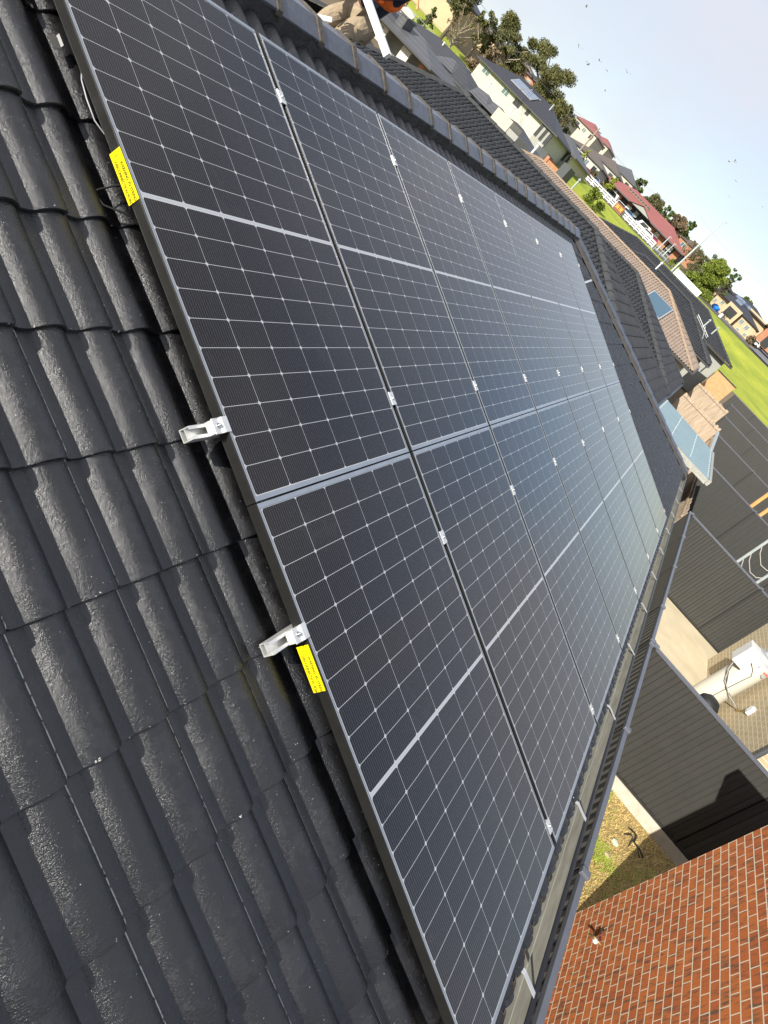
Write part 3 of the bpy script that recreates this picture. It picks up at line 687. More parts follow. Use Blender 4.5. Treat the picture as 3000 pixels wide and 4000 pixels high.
# ------------------------------------------------------------ near yards
o = MB().quad((7.56, -2.9, -3.64), (7.56, -13, -3.64), (16.26, -13, -3.64), (16.26, -3.06, -3.64)).build('path', M['concrete'], label=None); props(o, kind='structure')
M['yard'] = mat('yard_dry_grass_soil', (0.26, 0.18, 0.07), 0.95, col2=(0.40, 0.30, 0.12), vs=5, bump=.8, bs=30)
o = MB().quad((4.0, -2.85, -3.70), (4.0, -6.5, -3.70), (7.46, -6.5, -3.70), (7.46, -2.9, -3.70)).build('yard_ground', M['yard']); props(o, kind='structure')
def blades(name, m, x0, x1, y0, y1, z, n, hmin, hmax, seed, label, patch=None):
    rr = random.Random(seed); mb = MB()
    cs = [(rr.uniform(x0, x1), rr.uniform(y0, y1), rr.uniform(.08, .35)) for _ in range(14)]
    for i in range(n):
        if patch: c = cs[rr.randrange(14)]; x, y = rr.gauss(c[0], c[2]), rr.gauss(c[1], c[2])
        else: x, y = rr.uniform(x0, x1), rr.uniform(y0, y1)
        if not (x0 < x < x1 and y0 < y < y1): continue
        a = rr.uniform(0, 2 * pi); h = rr.uniform(hmin, hmax); wv = .0045; ln = rr.uniform(.6, 2.6) * h; dx, dy = cos(a), sin(a)
        mb.tri((x - dy * wv, y + dx * wv, z), (x + dy * wv, y - dx * wv, z), (x + dx * ln, y + dy * ln, z + h))
    o = mb.build(name, m); props(o, label, 'grass', kind='stuff'); return o
M['straw'] = mat('straw', (0.72, 0.54, 0.22), 0.8, col2=(0.52, 0.38, 0.13), vs=9)
M['blade'] = mat('green_blades', (0.24, 0.36, 0.02), 0.7, col2=(0.42, 0.52, 0.06), vs=9)
blades('dry_grass', M['straw'], 4.1, 7.42, -6.2, -2.95, -3.70, 26000, .015, .05, 1, 'dry straw-coloured grass in the small yard')
blades('green_grass', M['blade'], 4.1, 7.42, -6.2, -2.95, -3.70, 9000, .02, .075, 2, 'green tufts in the dry grass of the small yard', patch=True)
def lump(c, r, m, name, label, cat, seed=1, flat=.6):
    bm = bmesh.new(); bmesh.ops.create_icosphere(bm, subdivisions=2, radius=1); rr = random.Random(seed)
    for v in bm.verts: v.co *= rr.uniform(.75, 1.15); v.co.z *= flat
    me = bpy.data.meshes.new(name); bm.to_mesh(me); bm.free(); me.materials.append(m); o = bpy.data.objects.new(name, me); C.objects.link(o); o.location = c; o.scale = (r, r, r); props(o, label, cat); return o
M['mint'] = mat('mint_paper', (0.55, 0.66, 0.45), .7)
lump((6.53, -4.44, -3.66), .055, M['mint'], 'litter', 'pale green scrap of litter on the dry grass', 'litter', 2)
lump((6.21, -4.38, -3.67), .05, M['sand'], 'stone', 'small tan stone at the edge of the shade in the yard', 'stone', 3)
m = MB()
rr = random.Random(3)
for i in range(7): a = rr.uniform(0, 6.3); m.tube([(6.92, -4.74, -3.66), (6.92 + .1 * cos(a), -4.74 + .1 * sin(a), -3.62), (6.92 + .2 * cos(a + .4), -4.74 + .2 * sin(a + .4), -3.66)], .008, 5)
tag(m.build('plastic_scrap', M['black']), 'black plastic scrap lying in the yard grass', 'litter')

# neighbour's red brick house (x < 4.88, wall at y = -4.12), with roof that shades the yard
NB = empty('brick_house', (4.88, -4.12, -3.72), 'red brick house wall with pale mortar at the lower right', 'house')
mb = MB(); mb.box(-6.0, 4.88, -9.0, -4.12, -3.72, -0.98); mb.build('wall', M['redbrick'], NB, W=True)
ex, ey, ez = 5.06, -3.95, -0.84
def hiproof(x0, x1, y0, y1, z, pit=0.414, th=0.05, axis=None):
    axis = axis or ('x' if x1 - x0 > y1 - y0 else 'y'); m = MB()
    if axis == 'x': h = (y1 - y0) / 2; A, B = Vector((x0 + h, y0 + h, z + h * pit)), Vector((x1 - h, y0 + h, z + h * pit))
    else: h = (x1 - x0) / 2; A, B = Vector((x0 + h, y0 + h, z + h * pit)), Vector((x0 + h, y1 - h, z + h * pit))
    c = [Vector((x0, y0, z)), Vector((x1, y0, z)), Vector((x1, y1, z)), Vector((x0, y1, z))]; dn = Vector((0, 0, -th))
    if axis == 'x': fs = [(c[0], c[1], B, A), (c[1], c[2], B), (c[2], c[3], A, B), (c[3], c[0], A)]
    else: fs = [(c[0], c[1], A), (c[1], c[2], B, A), (c[2], c[3], B), (c[3], c[0], A, B)]
    for f in fs: (m.quad if len(f) == 4 else m.tri)(*f)
    for i in range(4): m.quad(c[i] + dn, c[(i + 1) % 4] + dn, c[(i + 1) % 4], c[i])
    m.quad(*[x + dn for x in reversed(c)])
    return m
hiproof(-6.2, ex, -9.2, ey, ez).build('roof', M['farblack'], NB, W=True)
mb = MB(); mb.box(-6.2, ex, ey - .02, ey, ez - .2, ez - .052); mb.box(ex - .02, ex, -9.2, ey - .021, ez - .2, ez - .052); mb.build('fascia', M['fascia'], NB, W=True)
# weathered tap / bracket on the brick wall
T = empty('wall_tap', (4.23, -4.12, -3.15), 'small rusty tap with pale flange on the red brick wall', 'tap')
M['rust'] = mat('rusty_brown', (0.16, 0.05, 0.03), .7, .2)
MB().tube([(4.23, -4.12, -3.15), (4.23, -4.05, -3.15), (4.25, -4.02, -3.18), (4.28, -4.02, -3.22)], [.014, .014, .012, .010], 10).build('spout', M['brass'], T, W=True, smooth=50)
m = MB(); m.tube([(4.23, -4.06, -3.15), (4.23, -4.06, -3.10)], .007); m.tube([(4.29, -4.06, -3.115), (4.17, -4.06, -3.085)], .011, 6); m.tube([(4.26, -4.06, -3.06), (4.24, -4.05, -3.14)], .01, 6)
m.build('handle', M['rust'], T, W=True)
MB().lathe((4.205, -4.06, -3.155), [(0, .02), (.02, .018), (.026, .0), (.02, -.015), (0, -.018)], 14).build('flange', M['white'], T, W=True, smooth=50)

# beige brick house behind the second yard
BB = empty('beige_brick_house', (9.9, -5.85, -3.64), 'beige brick house wall with a small white vent, behind the water heater', 'house')
mb = MB(); mb.box(9.95, 15.2, -11, -5.85, -3.64, -0.95); mb.build('wall', M['beigebrick'], BB, W=True)
hiproof(9.4, 15.7, -11.5, -5.45, -0.9).build('roof', M['farblack'], BB, W=True)
mb = MB(); mb.tube([(9.80, -5.80, -3.6), (9.80, -5.80, -0.98)], .045, 12); mb.build('downpipe', M['darkwall'], BB, W=True)
#PART3
VE = empty('wall_vent', (11.45, -5.85, -2.61), 'small white vent hood on the beige brick wall', 'vent')
m = MB(); m.prism([(11.38, -5.845, -2.69), (11.52, -5.845, -2.69), (11.52, -5.845, -2.55), (11.45, -5.845, -2.50), (11.38, -5.845, -2.55)], (0, .075, 0)); m.build('hood', M['white'], VE, W=True, bevel=.01)
MB().box(11.39, 11.51, -5.77, -5.762, -2.66, -2.65).build('slot', M['greypl'], VE, W=True)
# storage water heater with its control box
WH = empty('water_heater', (12.27, -5.48, -3.64), 'tall cream water heater cylinder standing against the beige brick wall', 'water heater')
MB().lathe((12.27, -5.48, -3.64), [(0, 0), (.25, 0), (.262, .02), (.262, 1.62), (.25, 1.64), (0, 1.64)], 40).build('tank', M['offwhite'], WH, W=True, smooth=40)
MB().lathe((12.27, -5.48, -2.0), [(0, .17), (.10, .17), (.13, .12), (.235, .10), (.262, .06), (.262, 0), (0, 0)], 40).build('lid', M['greypl'], WH, W=True, smooth=40)
bx = MB().box(11.90, 12.26, -5.27, -5.03, -2.36, -1.90).build('control_box', M['white'], WH, W=True, bevel=.02)
m = MB()
for i in range(3): m.box(11.893, 11.8995, -5.075, -5.07, -2.33 + i * .055, -2.29 + i * .055)
m.box(11.96, 11.975, -5.03, -5.024, -1.99, -1.93); m.build('slots', M['greypl'], bx, W=True)
def heater_text():
    R_ = .2645; me_ = Matrix(((0.10, 0.0, -0.995, 12.27 - .262), (-0.995, 0, -0.10, -5.42), (0, 1, 0, -2.13), (0, 0, 0, 1)))
    M['redink'] = mat('red_ink', (.6, .05, .04), .5)
    text_part('Rheem', .085, M['redink'], WH, me_, 'lettering')
heater_text()
def arc(pts, r, name, mm, par): return MB().tube(pts, r, 6).build(name, mm, par, W=True, smooth=60)
arc([(11.98, -5.10, -2.36), (11.93, -5.14, -2.50), (11.93, -5.3, -2.72), (11.90, -5.55, -2.84), (11.75, -5.80, -2.86), (11.72, -5.84, -2.80)], .009, 'pipe', M['greypl'], WH)
arc([(12.02, -5.12, -2.36), (11.97, -5.2, -2.56), (11.94, -5.42, -2.80), (11.85, -5.7, -2.86), (11.70, -5.83, -2.84)], .010, 'pipe', M['darkbark'], WH)
arc([(12.0, -5.3, -2.15), (11.99, -5.42, -2.22), (11.99, -5.5, -2.32), (11.99, -5.49, -2.40), (11.99, -5.46, -2.9), (11.99, -5.44, -3.4)], .007, 'cable', M['darkbark'], WH)
MB().tube([(12.02, -5.60, -2.16), (11.985, -5.61, -2.16)], .035, 14).build('valve_cap', M['greypl'], WH, W=True, smooth=50)
MB().tube([(11.74, -5.80, -2.87), (11.66, -5.82, -2.80)], [.022, .022], 10).build('brass_valve', M['brass'], WH, W=True, smooth=50)
m = MB(); m.lathe((11.05, -5.2, -3.64), [(0, .80), (.12, .79), (.20, .70), (.24, .4), (.22, 0), (0, 0)], 24)
tag(m.build('covered_barbecue', M['black'], smooth=50), 'dark rounded cover standing behind the fence beside the water heater', 'cover')
# cream unit below the gutter at the bottom edge, and one far along
def wallunit(x, lab):
    r = empty('gas_heater', (x, -2.0, -1.6), lab, 'water heater', 'cream boxes on the outside wall')
    MB().box(x - .20, x + .20, -2.13, -1.55, -1.75, -1.16).build('casing', M['offwhite'], r, W=True, bevel=.035)
    MB().box(x - .07, x + .07, -2.137, -2.128, -1.45, -1.36).build('flue_outlet', M['greypl'], r, W=True)
wallunit(.70, 'cream rounded box under the gutter at the very bottom of the picture'); wallunit(9.25, 'cream rounded box under the far end of the gutter')
# clothes-line posts and pine posts in the yard past the slab
K = empty('clothes_line', (19, -5.4, -3.6), 'pale galvanised clothes-line posts with cords and pegged rags behind the side fence', 'clothes line')
q = pl_pts = None
for (x, y) in ((20.0, -5.46), (20.0, -6.25)):
    MB().beam((x, y, -3.6), (x, y, -1.25), .075).build('post', M['galv'], K, W=True, bevel=.008)
for i, zz in enumerate((-1.6, -1.95, -2.2)):
    MB().tube([(20, -5.46, zz), (19.99, -5.62, zz - .22), (19.98, -5.9, zz - .42), (19.99, -6.12, zz - .40), (20, -6.25, zz - .26)], .010, 5).build('cord', M['offwhite'], K, W=True)
m = MB()
for i, (y, zz) in enumerate(((-5.62, -2.45), (-5.78, -2.6), (-6.05, -2.75))):
    m.quad((19.95, y, zz), (19.9, y - .22, zz - .08), (19.93, y - .25, zz - .36), (19.97, y - .04, zz - .30)); m.quad((19.9, y - .22, zz - .08), (19.8, y - .05, zz - .12), (19.82, y - .08, zz - .4), (19.93, y - .25, zz - .36))
m.build('rags', M['white'], K, W=True)
m = MB(); m.quad((19.7, -6.75, -2.35), (19.6, -7.0, -2.45), (19.65, -7.0, -2.75), (19.75, -6.8, -2.7)); M['teal'] = mat('teal_cloth', (.05, .35, .28), .7); m.build('teal_cloth', M['teal'], K, W=True)
for i, (y0, z0) in enumerate(((-5.76, .2), (-6.22, -.3))):
    m = MB(); m.beam((27.5, y0, -3.6), (27.5, y0, z0), .13, .12, (0, 1, 0)); tag(m.build('timber_post', M['pine'], bevel=.004), ('upper' if i == 0 else 'lower') + ' of two raw orange pine posts standing behind the steel fence', 'post', 'raw pine posts')
for i in range(3):
    m = MB(); m.beam((17.2 + i * .3, -6.2 - i * .25, -3.55), (17.9 + i * .3, -6.9 - i * .25, -2.3), .05, .07); tag(m.build('leaning_batten', M['pine' if i % 2 else 'timber']), ['lowest', 'middle', 'topmost'][i] + ' of the thin timber battens leaning behind the fence', 'batten', 'leaning battens')
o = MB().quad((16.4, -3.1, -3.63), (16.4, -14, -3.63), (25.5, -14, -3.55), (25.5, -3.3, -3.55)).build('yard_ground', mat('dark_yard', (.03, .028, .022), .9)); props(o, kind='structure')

# ------------------------------------------------------------ the neighbouring tiled roofs
def tiled_house(name, label, x0, x1, y0, y1, ze, mt, mc, wallm, zg, ridge_dz=None, north=True, capw=.12):
    r = empty(name, (x0, y0, zg), label, 'house')
    h = (x1 - x0) / 2; pit = .414 if ridge_dz is None else ridge_dz / h; th = math.atan(pit); ct, st = cos(th), sin(th); Ls = h / ct; LY = y1 - y0
    # west face: eave along -y so that e x s points up
    a = tiles('roof', mt, r, (x0, y1, ze), (0, -1, 0), (ct, 0, st), [(0, 0), (LY, 0), (LY - h, Ls), (h, Ls)], smooth=45, T=0.032)
    tiles('roof', mt, r, (x0, y0, ze), (1, 0, 0), (0, ct, st), [(0, 0), (2 * h, 0), (h, Ls)], smooth=45, T=0.032)
    m = MB(); A, B = (x0 + h, y0 + h, ze + h * pit), (x0 + h, y1 - h, ze + h * pit)
    m.quad((x1, y0, ze), (x1, y1, ze), B, A); m.tri((x1, y1, ze), (x0, y1, ze), B); m.build('roof', M['farblack'] if mt is M['r2tile'] else mt, r, W=True)
    def capping(A, B):
        A, B = Vector(A), Vector(B); d = B - A; L = d.length; d.normalize(); sd = d.cross(Vector((0, 0, 1))).normalized(); up = sd.cross(d); m = MB(); p = 0
        while p < L:
            e = min(L, p + .42); a, b = A + d * p, A + d * e
            sec = lambda c, s, l: [c + sd * (x * s) + up * (y + l) for x, y in ((-capw, -.03), (-.04, .055), (.04, .055), (capw, -.03))]
            u, v = sec(a, 1.05, .016), sec(b, .97, 0)
            for i in range(3): m.quad(u[i], u[i + 1], v[i + 1], v[i])
            m.quad(*u); p += .39
        o = m.build('ridge_capping', mc, r, W=True)
    up = Vector((0, 0, .045)); capping(Vector(A) + up, Vector(B) + up)
    for c, t in (((x0, y0, ze), A), ((x1, y0, ze), A), ((x0, y1, ze), B)): capping(Vector(c) + up, Vector(t) + up)
    m = MB(); g = .12
    m.box(x0 - g, x1 + g, y0 - g, y0 - .01, ze - .10, ze - .005); m.box(x0 - g, x0 - .01, y0 - .009, y1, ze - .10, ze - .005); m.build('gutter', M['fascia'], r, W=True)
    MB().box(x0 + .45, x1 - .45, y0 + .5, y1 - .4, zg, ze - .06).build('wall', wallm, r, W=True)
    MB().box(x0 + .0, x1 - .0, y0 + .0, y1, ze - .13, ze - .105).build('eave_lining', M['cream'], r, W=True)
    return r
R2 = tiled_house('tiled_house', 'dark tiled roof with raised rolls directly beyond our ridge, nearest neighbour', 14.8, 24.25, -.5, 14.6, -1.08, M['r2tile'], M['r2cap'], M['timber'], -3.6)
R2b = tiled_house('tiled_house', 'low dark tiled roof wing behind the crouching worker', 14.75, 21.3, 9.8, 16.2, -1.12, M['r2tile'], M['r2cap'], M['timber'], -3.6)
R3 = tiled_house('tiled_house', 'second dark tiled roof, its triangular face showing between the first roof and the tan one', 24.35, 33.3, -.52, 12.5, -1.1, M['r2tile'], M['r2cap'], M['cream'], -3.4)
R4 = tiled_house('tiled_house', 'tan tiled roof with a blue solar collector on it', 34.9, 42.8, -.45, 17.5, -.53, M['tantile'], M['tancap'], M['cream'], -3.1)
R5 = tiled_house('tiled_house', 'dark tiled roof with television aerial beyond the tan roof', 44.7, 52.3, -.75, 11.0, -.12, M['r2tile'], M['r2cap'], M['greywall'], -2.9, 1.65)
R6 = tiled_house('tiled_house', 'farthest dark tiled roof, against the bright grass', 53.8, 62.4, -1.9, 14.5, .58, M['r2tile'], M['r2cap'], M['greywall'], -2.6, 1.5)
def face_pt(px_az, px_el, O, nrm):  # ray / plane
    d = Vector((cos(rad(px_az)) * cos(rad(px_el)), sin(rad(px_az)) * cos(rad(px_el)), sin(rad(px_el)))); n = Vector(nrm); return CAM + d * ((Vector(O) - CAM).dot(n) / d.dot(n))
# collectors
def on_west(x0, ze, y, s, pit=.414):  # a point on a west facing slope
    th = math.atan(pit); return Vector((x0 + s * cos(th), y, ze + s * sin(th)))
def collector(x0, ze, y0, y1, s0, s1, mtl, lab, pit=.414, lift=.10):
    th = math.atan(pit); nn = Vector((-sin(th), 0, cos(th))); c = on_west(x0, ze, (y0 + y1) / 2, (s0 + s1) / 2, pit) + nn * lift
    r = empty('solar_collector', c, lab, 'solar collector'); m = MB(); m.obox(c, (0, 1, 0), (cos(th), 0, sin(th)), nn, abs(y1 - y0) / 2, (s1 - s0) / 2, .035); m.build('frame', M['greypl'], r, W=True)
    m = MB(); m.obox(c + nn * .037, (0, 1, 0), (cos(th), 0, sin(th)), nn, abs(y1 - y0) / 2 - .05, (s1 - s0) / 2 - .05, .003); m.build('glass', mtl, r, W=True)
collector(34.9, -.53, 2.55, 3.95, 1.05, 2.9, M['bluecoll'], 'blue solar collector lying on the tan roof')
# small roof fittings
def pipe_(p, h, lab, mm='galv', r_=.05):
    r = empty('roof_vent', p, lab, 'roof vent'); MB().tube([p, Vector(p) + Vector((0, 0, h))], r_, 10).build('pipe', M[mm], r, W=True, smooth=50)
    MB().lathe(Vector(p) + Vector((0, 0, h)), [(0, .12), (r_ * 2.2, 0), (r_ * 1.1, -.02)], 12).build('cowl', M[mm], r, W=True, smooth=50)
pipe_(FP(48.6, 2.15, -.1) , .55, 'pale vent pipe on the dark roof below the aerial')
pipe_(FP(50.0, 1.35, .0) , .5, 'pale vent pipe at the right of the aerial')
pipe_(FP(46.8, 7.6, .35), .45, 'white round vent knob on the dark roof ridge', 'white')
pipe_(FP(41, 16.1, -.15), .75, 'silver flue pipe with pointed cowl rising behind the first dark roof')
pipe_(FP(42, 19.95, -.55), .9, 'white bent flue pipe in front of the white house', 'white', .07)
AE = empty('aerial', (48.0, 1.2, 1.2), 'television aerial with long white boom on the dark roof', 'aerial')
a0, a1, a2, a3 = FP(46.3, .95, -1.35), FP(46.3, 2.05, .02), FP(46.3, 3.05, .28), FP(46.3, 1.35, -.28)
MB().tube([a0, a1 + Vector((0, 0, .05))], .022, 6).build('mast', M['galv'], AE, W=True)
m = MB(); m.tube([a2, a3], .018, 6); m.tube([a2 + Vector((0, 0, -.1)), a3 + Vector((0, 0, -.1))], .012, 6); d_ = a3 - a2
for i in range(9): c_ = a2 + d_ * (i / 8); m.tube([c_ + Vector((-.28, 0, -.05)), c_ + Vector((.28, 0, -.05))], .008, 4)
m.build('boom', M['white'], AE, W=True)

# corrugated awning below the first dark roof
AW = empty('awning', (17.5, -.6, -1.2), 'blue-grey corrugated awning with cream beam jutting out beyond the hip of our roof', 'awning')
m = MB(); n = 56; xa, xb, ya, yb2, za, zb2 = 17.45, 22.9, -.62, -2.82, -1.12, -1.20
for i in range(n):
    def P_(k, e): x = xa + (xb - xa) * k / n; t = e; return (x, ya + (yb2 - ya) * t, za + (zb2 - za) * t + .05 * (0, 0, 1, 1)[k % 4])
    m.quad(P_(i, 0), P_(i + 1, 0), P_(i + 1, 1), P_(i, 1))
M['sheet'] = mat('blue_grey_corrugated_sheet', (0.165, 0.235, 0.265), 0.35, var=.08, vs=2, spec=.7)
o = m.build('roof_sheet', M['sheet'], AW, W=True)
m = MB(); m.box(xa - .05, xa - .01, yb2, ya, za - .20, za - .05); m.box(xa - .05, xb, yb2 - .09, yb2 - .01, za - .18, za - .03); m.build('beam', M['gutter'], AW, W=True)
m = MB()
for t in (.02, .34, .67, .97):
    for i in range(14): x = xa + (xb - xa) * (i * 4 + 2.5) / 56; y = ya + (yb2 - ya) * t; m.box(x - .022, x + .022, y - .012, y + .012, za + .045 - .08 * t, za + .060 - .08 * t)
m.build('screws', M['white'], AW, W=True)
for (x, y) in ((xb - .1, yb2 + .05),): MB().box(x - .045, x + .045, y - .045, y + .045, -3.6, za - .22).build('post', M['offwhite'], AW, W=True)
# small brown annex wall with orange-tan brick, and a dark gutter corner by the tan roof
AX = empty('brick_annex', (53.0, -1.6, -2.7), 'small orange-tan brick wall end under the farthest dark roof', 'wall'); MB().box(53.5, 53.75, -3.2, -1.5, -2.75, -.1).build('brickwork', M['tanbrick'], AX, W=True)
MB().box(53.42, 53.83, -3.25, -1.45, -.098, -.05).build('coping', M['fascia'], AX, W=True)

# ------------------------------------------------------------ mid and far houses
def house(name, label, x0, x1, y0, y1, zg, ze, rm, wm_, pit=.36, over=.45, wins=(), roof=True, group=None):
    r = empty(name, (x0, y0, zg), label, 'house', group)
    MB().box(x0, x1, y0, y1, zg, ze).build('wall', wm_, r, W=True)
    if roof:
        o = hiproof(x0 - over, x1 + over, y0 - over, y1 + over, ze + .012, pit, .04).build('roof', rm, r, W=True)
        m = MB(); e = over; m.box(x0 - e - .02, x0 - e + .1, y0 - e, y1 + e, ze - .2, ze - .04); m.box(x0 - e + .101, x1 + e, y0 - e - .02, y0 - e + .1, ze - .2, ze - .04); m.build('gutter', M['fascia'], r, W=True)
    for (ya, yb_, za, zb_, g) in wins: window(r, x0, ya, yb_, za, zb_, g)
    return r
def window(r, X, ya, yb_, za, zb_, g='glass'):
    if ya > yb_: ya, yb_ = yb_, ya
    f = MB(); t = .07
    f.box(X - .05, X + .02, ya, yb_, za, za + t); f.box(X - .05, X + .02, ya, yb_, zb_ - t, zb_); f.box(X - .05, X + .02, ya, ya + t, za + t, zb_ - t); f.box(X - .05, X + .02, yb_ - t, yb_, za + t, zb_ - t)
    c = (ya + yb_) / 2; f.box(X - .05, X + .02, c - t / 2, c + t / 2, za + t, zb_ - t)
    o = f.build('window', M['offwhite'] if g == 'glass' else M['fascia'], r, W=True)
    MB().box(X - .02, X - .01, ya + t, yb_ - t, za + t, zb_ - t).build('pane', M[g], o, W=True)
def wn(X, az1, az2, el1, el2, g='glass'):
    a, b = FP(X, az1, el1), FP(X, az2, el2); return (min(a.y, b.y), max(a.y, b.y), min(a.z, b.z), max(a.z, b.z), g)

# patio house behind the worker
a, b = FP(62, 28.95, -1.1), FP(62, 37.5, -.75)
HA = empty('patio_house', (62, a.y, -2.4), 'grey tiled house with a dark open patio, seen past the white tube', 'house')
MB().box(64.5, 72, a.y + .6, b.y, -2.6, -.12).build('wall', M['greywall'], HA, W=True)
hiproof(62, 73, a.y, b.y + 3, -.10, .24, .12).build('roof', M['fargrey'], HA, W=True)
for az, el0, el1, wdt, mm in ((31.0, -2.4, -1.3, 1.1, 'offwhite'), (33.0, -2.6, -1.1, 1.0, 'offwhite'), (29.6, -2.1, -1.3, .5, 'orange')):
    p = FP(63.0, az, el0); MB().box(63.0, 63.15, p.y - wdt / 2, p.y + wdt / 2, -2.6, -.35).build('panel', M[mm], HA, W=True)
m = MB(); p, q = FP(65.6, 33.4, 0), FP(65.6, 31.55, -.2); m.box(64.2, 65.8, q.y, q.y + .9, .3, 1.35); m.box(64.1, 65.9, q.y - .1, p.y + 2.5, 1.36, 1.5); m.build('box_flashing', M['fargrey'], HA, W=True)
MB().box(61.9, 62.0, a.y, b.y + 3, -.26, -.09).build('gutter', M['fascia'], HA, W=True)
# long dark roof with cream side walls
y0, y1 = FP(75, 25.9, 0).y, FP(75, 34.5, 0).y
HB = house('long_roof_house', 'long charcoal roof above a bright cream wall, with white vents', 75, 86, y0, y1, -2.1, .60, M['farmid'], M['cream'], .30, .3)
y0, y1 = FP(79, 20.6, 0).y, FP(79, 25.5, 0).y
HB2 = house('long_roof_house', 'charcoal roof with small striped gablets, lower left of the white two-storey house', 79, 90, y0, y1, -2.0, .75, M['farmid'], M['cream'], .28, .4)
a, b = FP(73.5, 22.35, 0), FP(73.5, 23.8, 0)
HB3 = house('cream_box_wall', 'plain cream upper wall block in front of the white two-storey house', 73.5, 77, a.y, b.y, -2.1, 1.70, M['farmid'], M['cream'], .2, .0, roof=False)
a, b = FP(73.6, 21.4, 0), FP(73.6, 22.3, 0)
house('grey_box_wall', 'sloping grey wall piece beside the plain cream block', 73.6, 77, a.y, b.y, -2.1, 1.1, M['farmid'], M['greywall'], .2, 0, roof=False)
for az, lab in ((28.35, 'leftmost'), (25.1, 'middle'), (23.75, 'rightmost')):
    p = FP(75.2, az, -.25); g_ = MB(); g_.tri((p.x - .2, p.y - 1.1, p.z), (p.x - .2, p.y + 1.5, p.z), (p.x + 3, p.y + .9, p.z + 1.1)); g_.tri((p.x - .2, p.y + 1.5, p.z), (p.x + 4, p.y + 3, p.z + .9), (p.x + 3, p.y + .9, p.z + 1.1)); g_.tri((p.x - .2, p.y - 1.1, p.z), (p.x + 3, p.y + .9, p.z + 1.1), (p.x + 4, p.y - 1, p.z + .5))
    g_.build('gablet', M['fargrey'], HB if az > 26 else HB2, W=True)
for az, el, h_ in ((29.3, .28, .7), (28.9, .10, .5), (25.2, .62, .75), (22.9, .62, .7)):
    p = FP(79.5, az, el); pipe_(p, h_, {29.3: 'tall white vent pipe, leftmost on the long charcoal roof', 28.9: 'short white vent on the long charcoal roof beside the tall one', 25.2: 'white vent pipe in the middle of the charcoal roof', 22.9: 'white vent pipe just below the white house windows'}[az], 'white', .09)
# white two-storey house
X = 100
ya, yb_ = FP(X, 19.55, 0).y, FP(X, 26.65, 0).y; ze = FP(X, 23, 1.72).z
WHs = house('white_house', 'white two-storey house with a black hip roof and teal windows', X, X + 9, ya, yb_, -.6, ze, M['farblack'], M['whitewall'], .42, .65,
    wins=[wn(X, 26.25, 25.65, 1.13, 1.62), wn(X, 24.35, 23.78, 1.10, 1.62), wn(X, 23.25, 22.68, 1.16, 1.65, 'darkglass'), wn(X, 22.15, 21.85, 1.25, 1.66, 'darkglass')])
a = FP(X - .3, 20.75, 0).y; MB().box(X - .3, X - .01, ya + .1, a, FP(X, 20, -.3).z, ze - .3).build('bay', M['greywall'], WHs, W=True)
for az in (20.55, 20.1, 19.68): window(WHs, X - .31, *[FP(X, az - .12, 0).y, FP(X, az + .12, 0).y], FP(X, 20, .75).z, FP(X, 20, 1.6).z, 'darkglass')
c = FP(X + 2.6, 23.0, 2.15)
for i in range(2):
    q = empty('solar_collector', c, ('left' if i == 0 else 'right') + ' grey solar panel on the black roof of the white house', 'solar collector', 'panels on the white house'); th = math.atan(.42); nn = Vector((-sin(th), 0, cos(th))); dy = 1.05 * (1 - 2 * i)
    zz = ze + (1.9 + .65) * .42 + .12; cc = Vector((X + 1.9, c.y + dy, zz)); q.location = cc; m = MB(); m.obox(cc, (0, 1, 0), (cos(th), 0, sin(th)), nn, 1.0, 1.1, .05); m.build('frame', M['greypl'], q, W=True); m = MB(); m.obox(cc + nn * .06, (0, 1, 0), (cos(th), 0, sin(th)), nn, .93, 1.03, .008); m.build('glass', M['collector'], q, W=True)
for az, el, t_ in ((22.75, 2.1, 'left'), (21.9, 2.05, 'middle'), (20.95, 2.45, 'right')): pipe_(FP(X + 3.2, az, el), .9, t_ + ' pale vent pipe on the black roof of the white house', 'galv', .1)
# grey-roofed second house
X = 109; ya, yb_ = FP(X, 17.5, 0).y, FP(X, 21.0, 0).y; ze = FP(X, 18.5, 1.62).z
G2 = house('grey_roof_house', 'cream two-storey house with a flat grey roof, right of the white house', X, X + 12, ya, yb_, 0, ze, M['fargrey'], M['cream'], .36, .6)
a = FP(X - .3, 18.45, 0).y; MB().box(X - .3, X - .01, ya + .1, a, .2, ze - .3).build('bay', M['greywall'], G2, W=True)
for az in (18.25, 17.95, 17.65): window(G2, X - .31, FP(X, az - .08, 0).y, FP(X, az + .08, 0).y, FP(X, 18, .85).z, FP(X, 18, 1.5).z, 'darkglass')
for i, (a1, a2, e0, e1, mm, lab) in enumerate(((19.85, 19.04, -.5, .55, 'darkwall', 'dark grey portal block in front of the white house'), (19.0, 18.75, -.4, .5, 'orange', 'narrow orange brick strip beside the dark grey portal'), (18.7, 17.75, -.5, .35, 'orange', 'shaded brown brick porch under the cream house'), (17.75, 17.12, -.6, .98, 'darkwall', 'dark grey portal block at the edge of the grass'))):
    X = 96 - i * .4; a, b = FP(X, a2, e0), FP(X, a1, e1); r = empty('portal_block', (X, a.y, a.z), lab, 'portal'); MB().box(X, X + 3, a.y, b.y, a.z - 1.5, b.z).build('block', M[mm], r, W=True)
    if mm == 'darkwall': MB().box(X - .03, X + .5, a.y + (b.y - a.y) * .25, a.y + (b.y - a.y) * .8, a.z - 1.5, a.z + (b.z - a.z) * .42).build('opening', M['darkglass'], r, W=True)

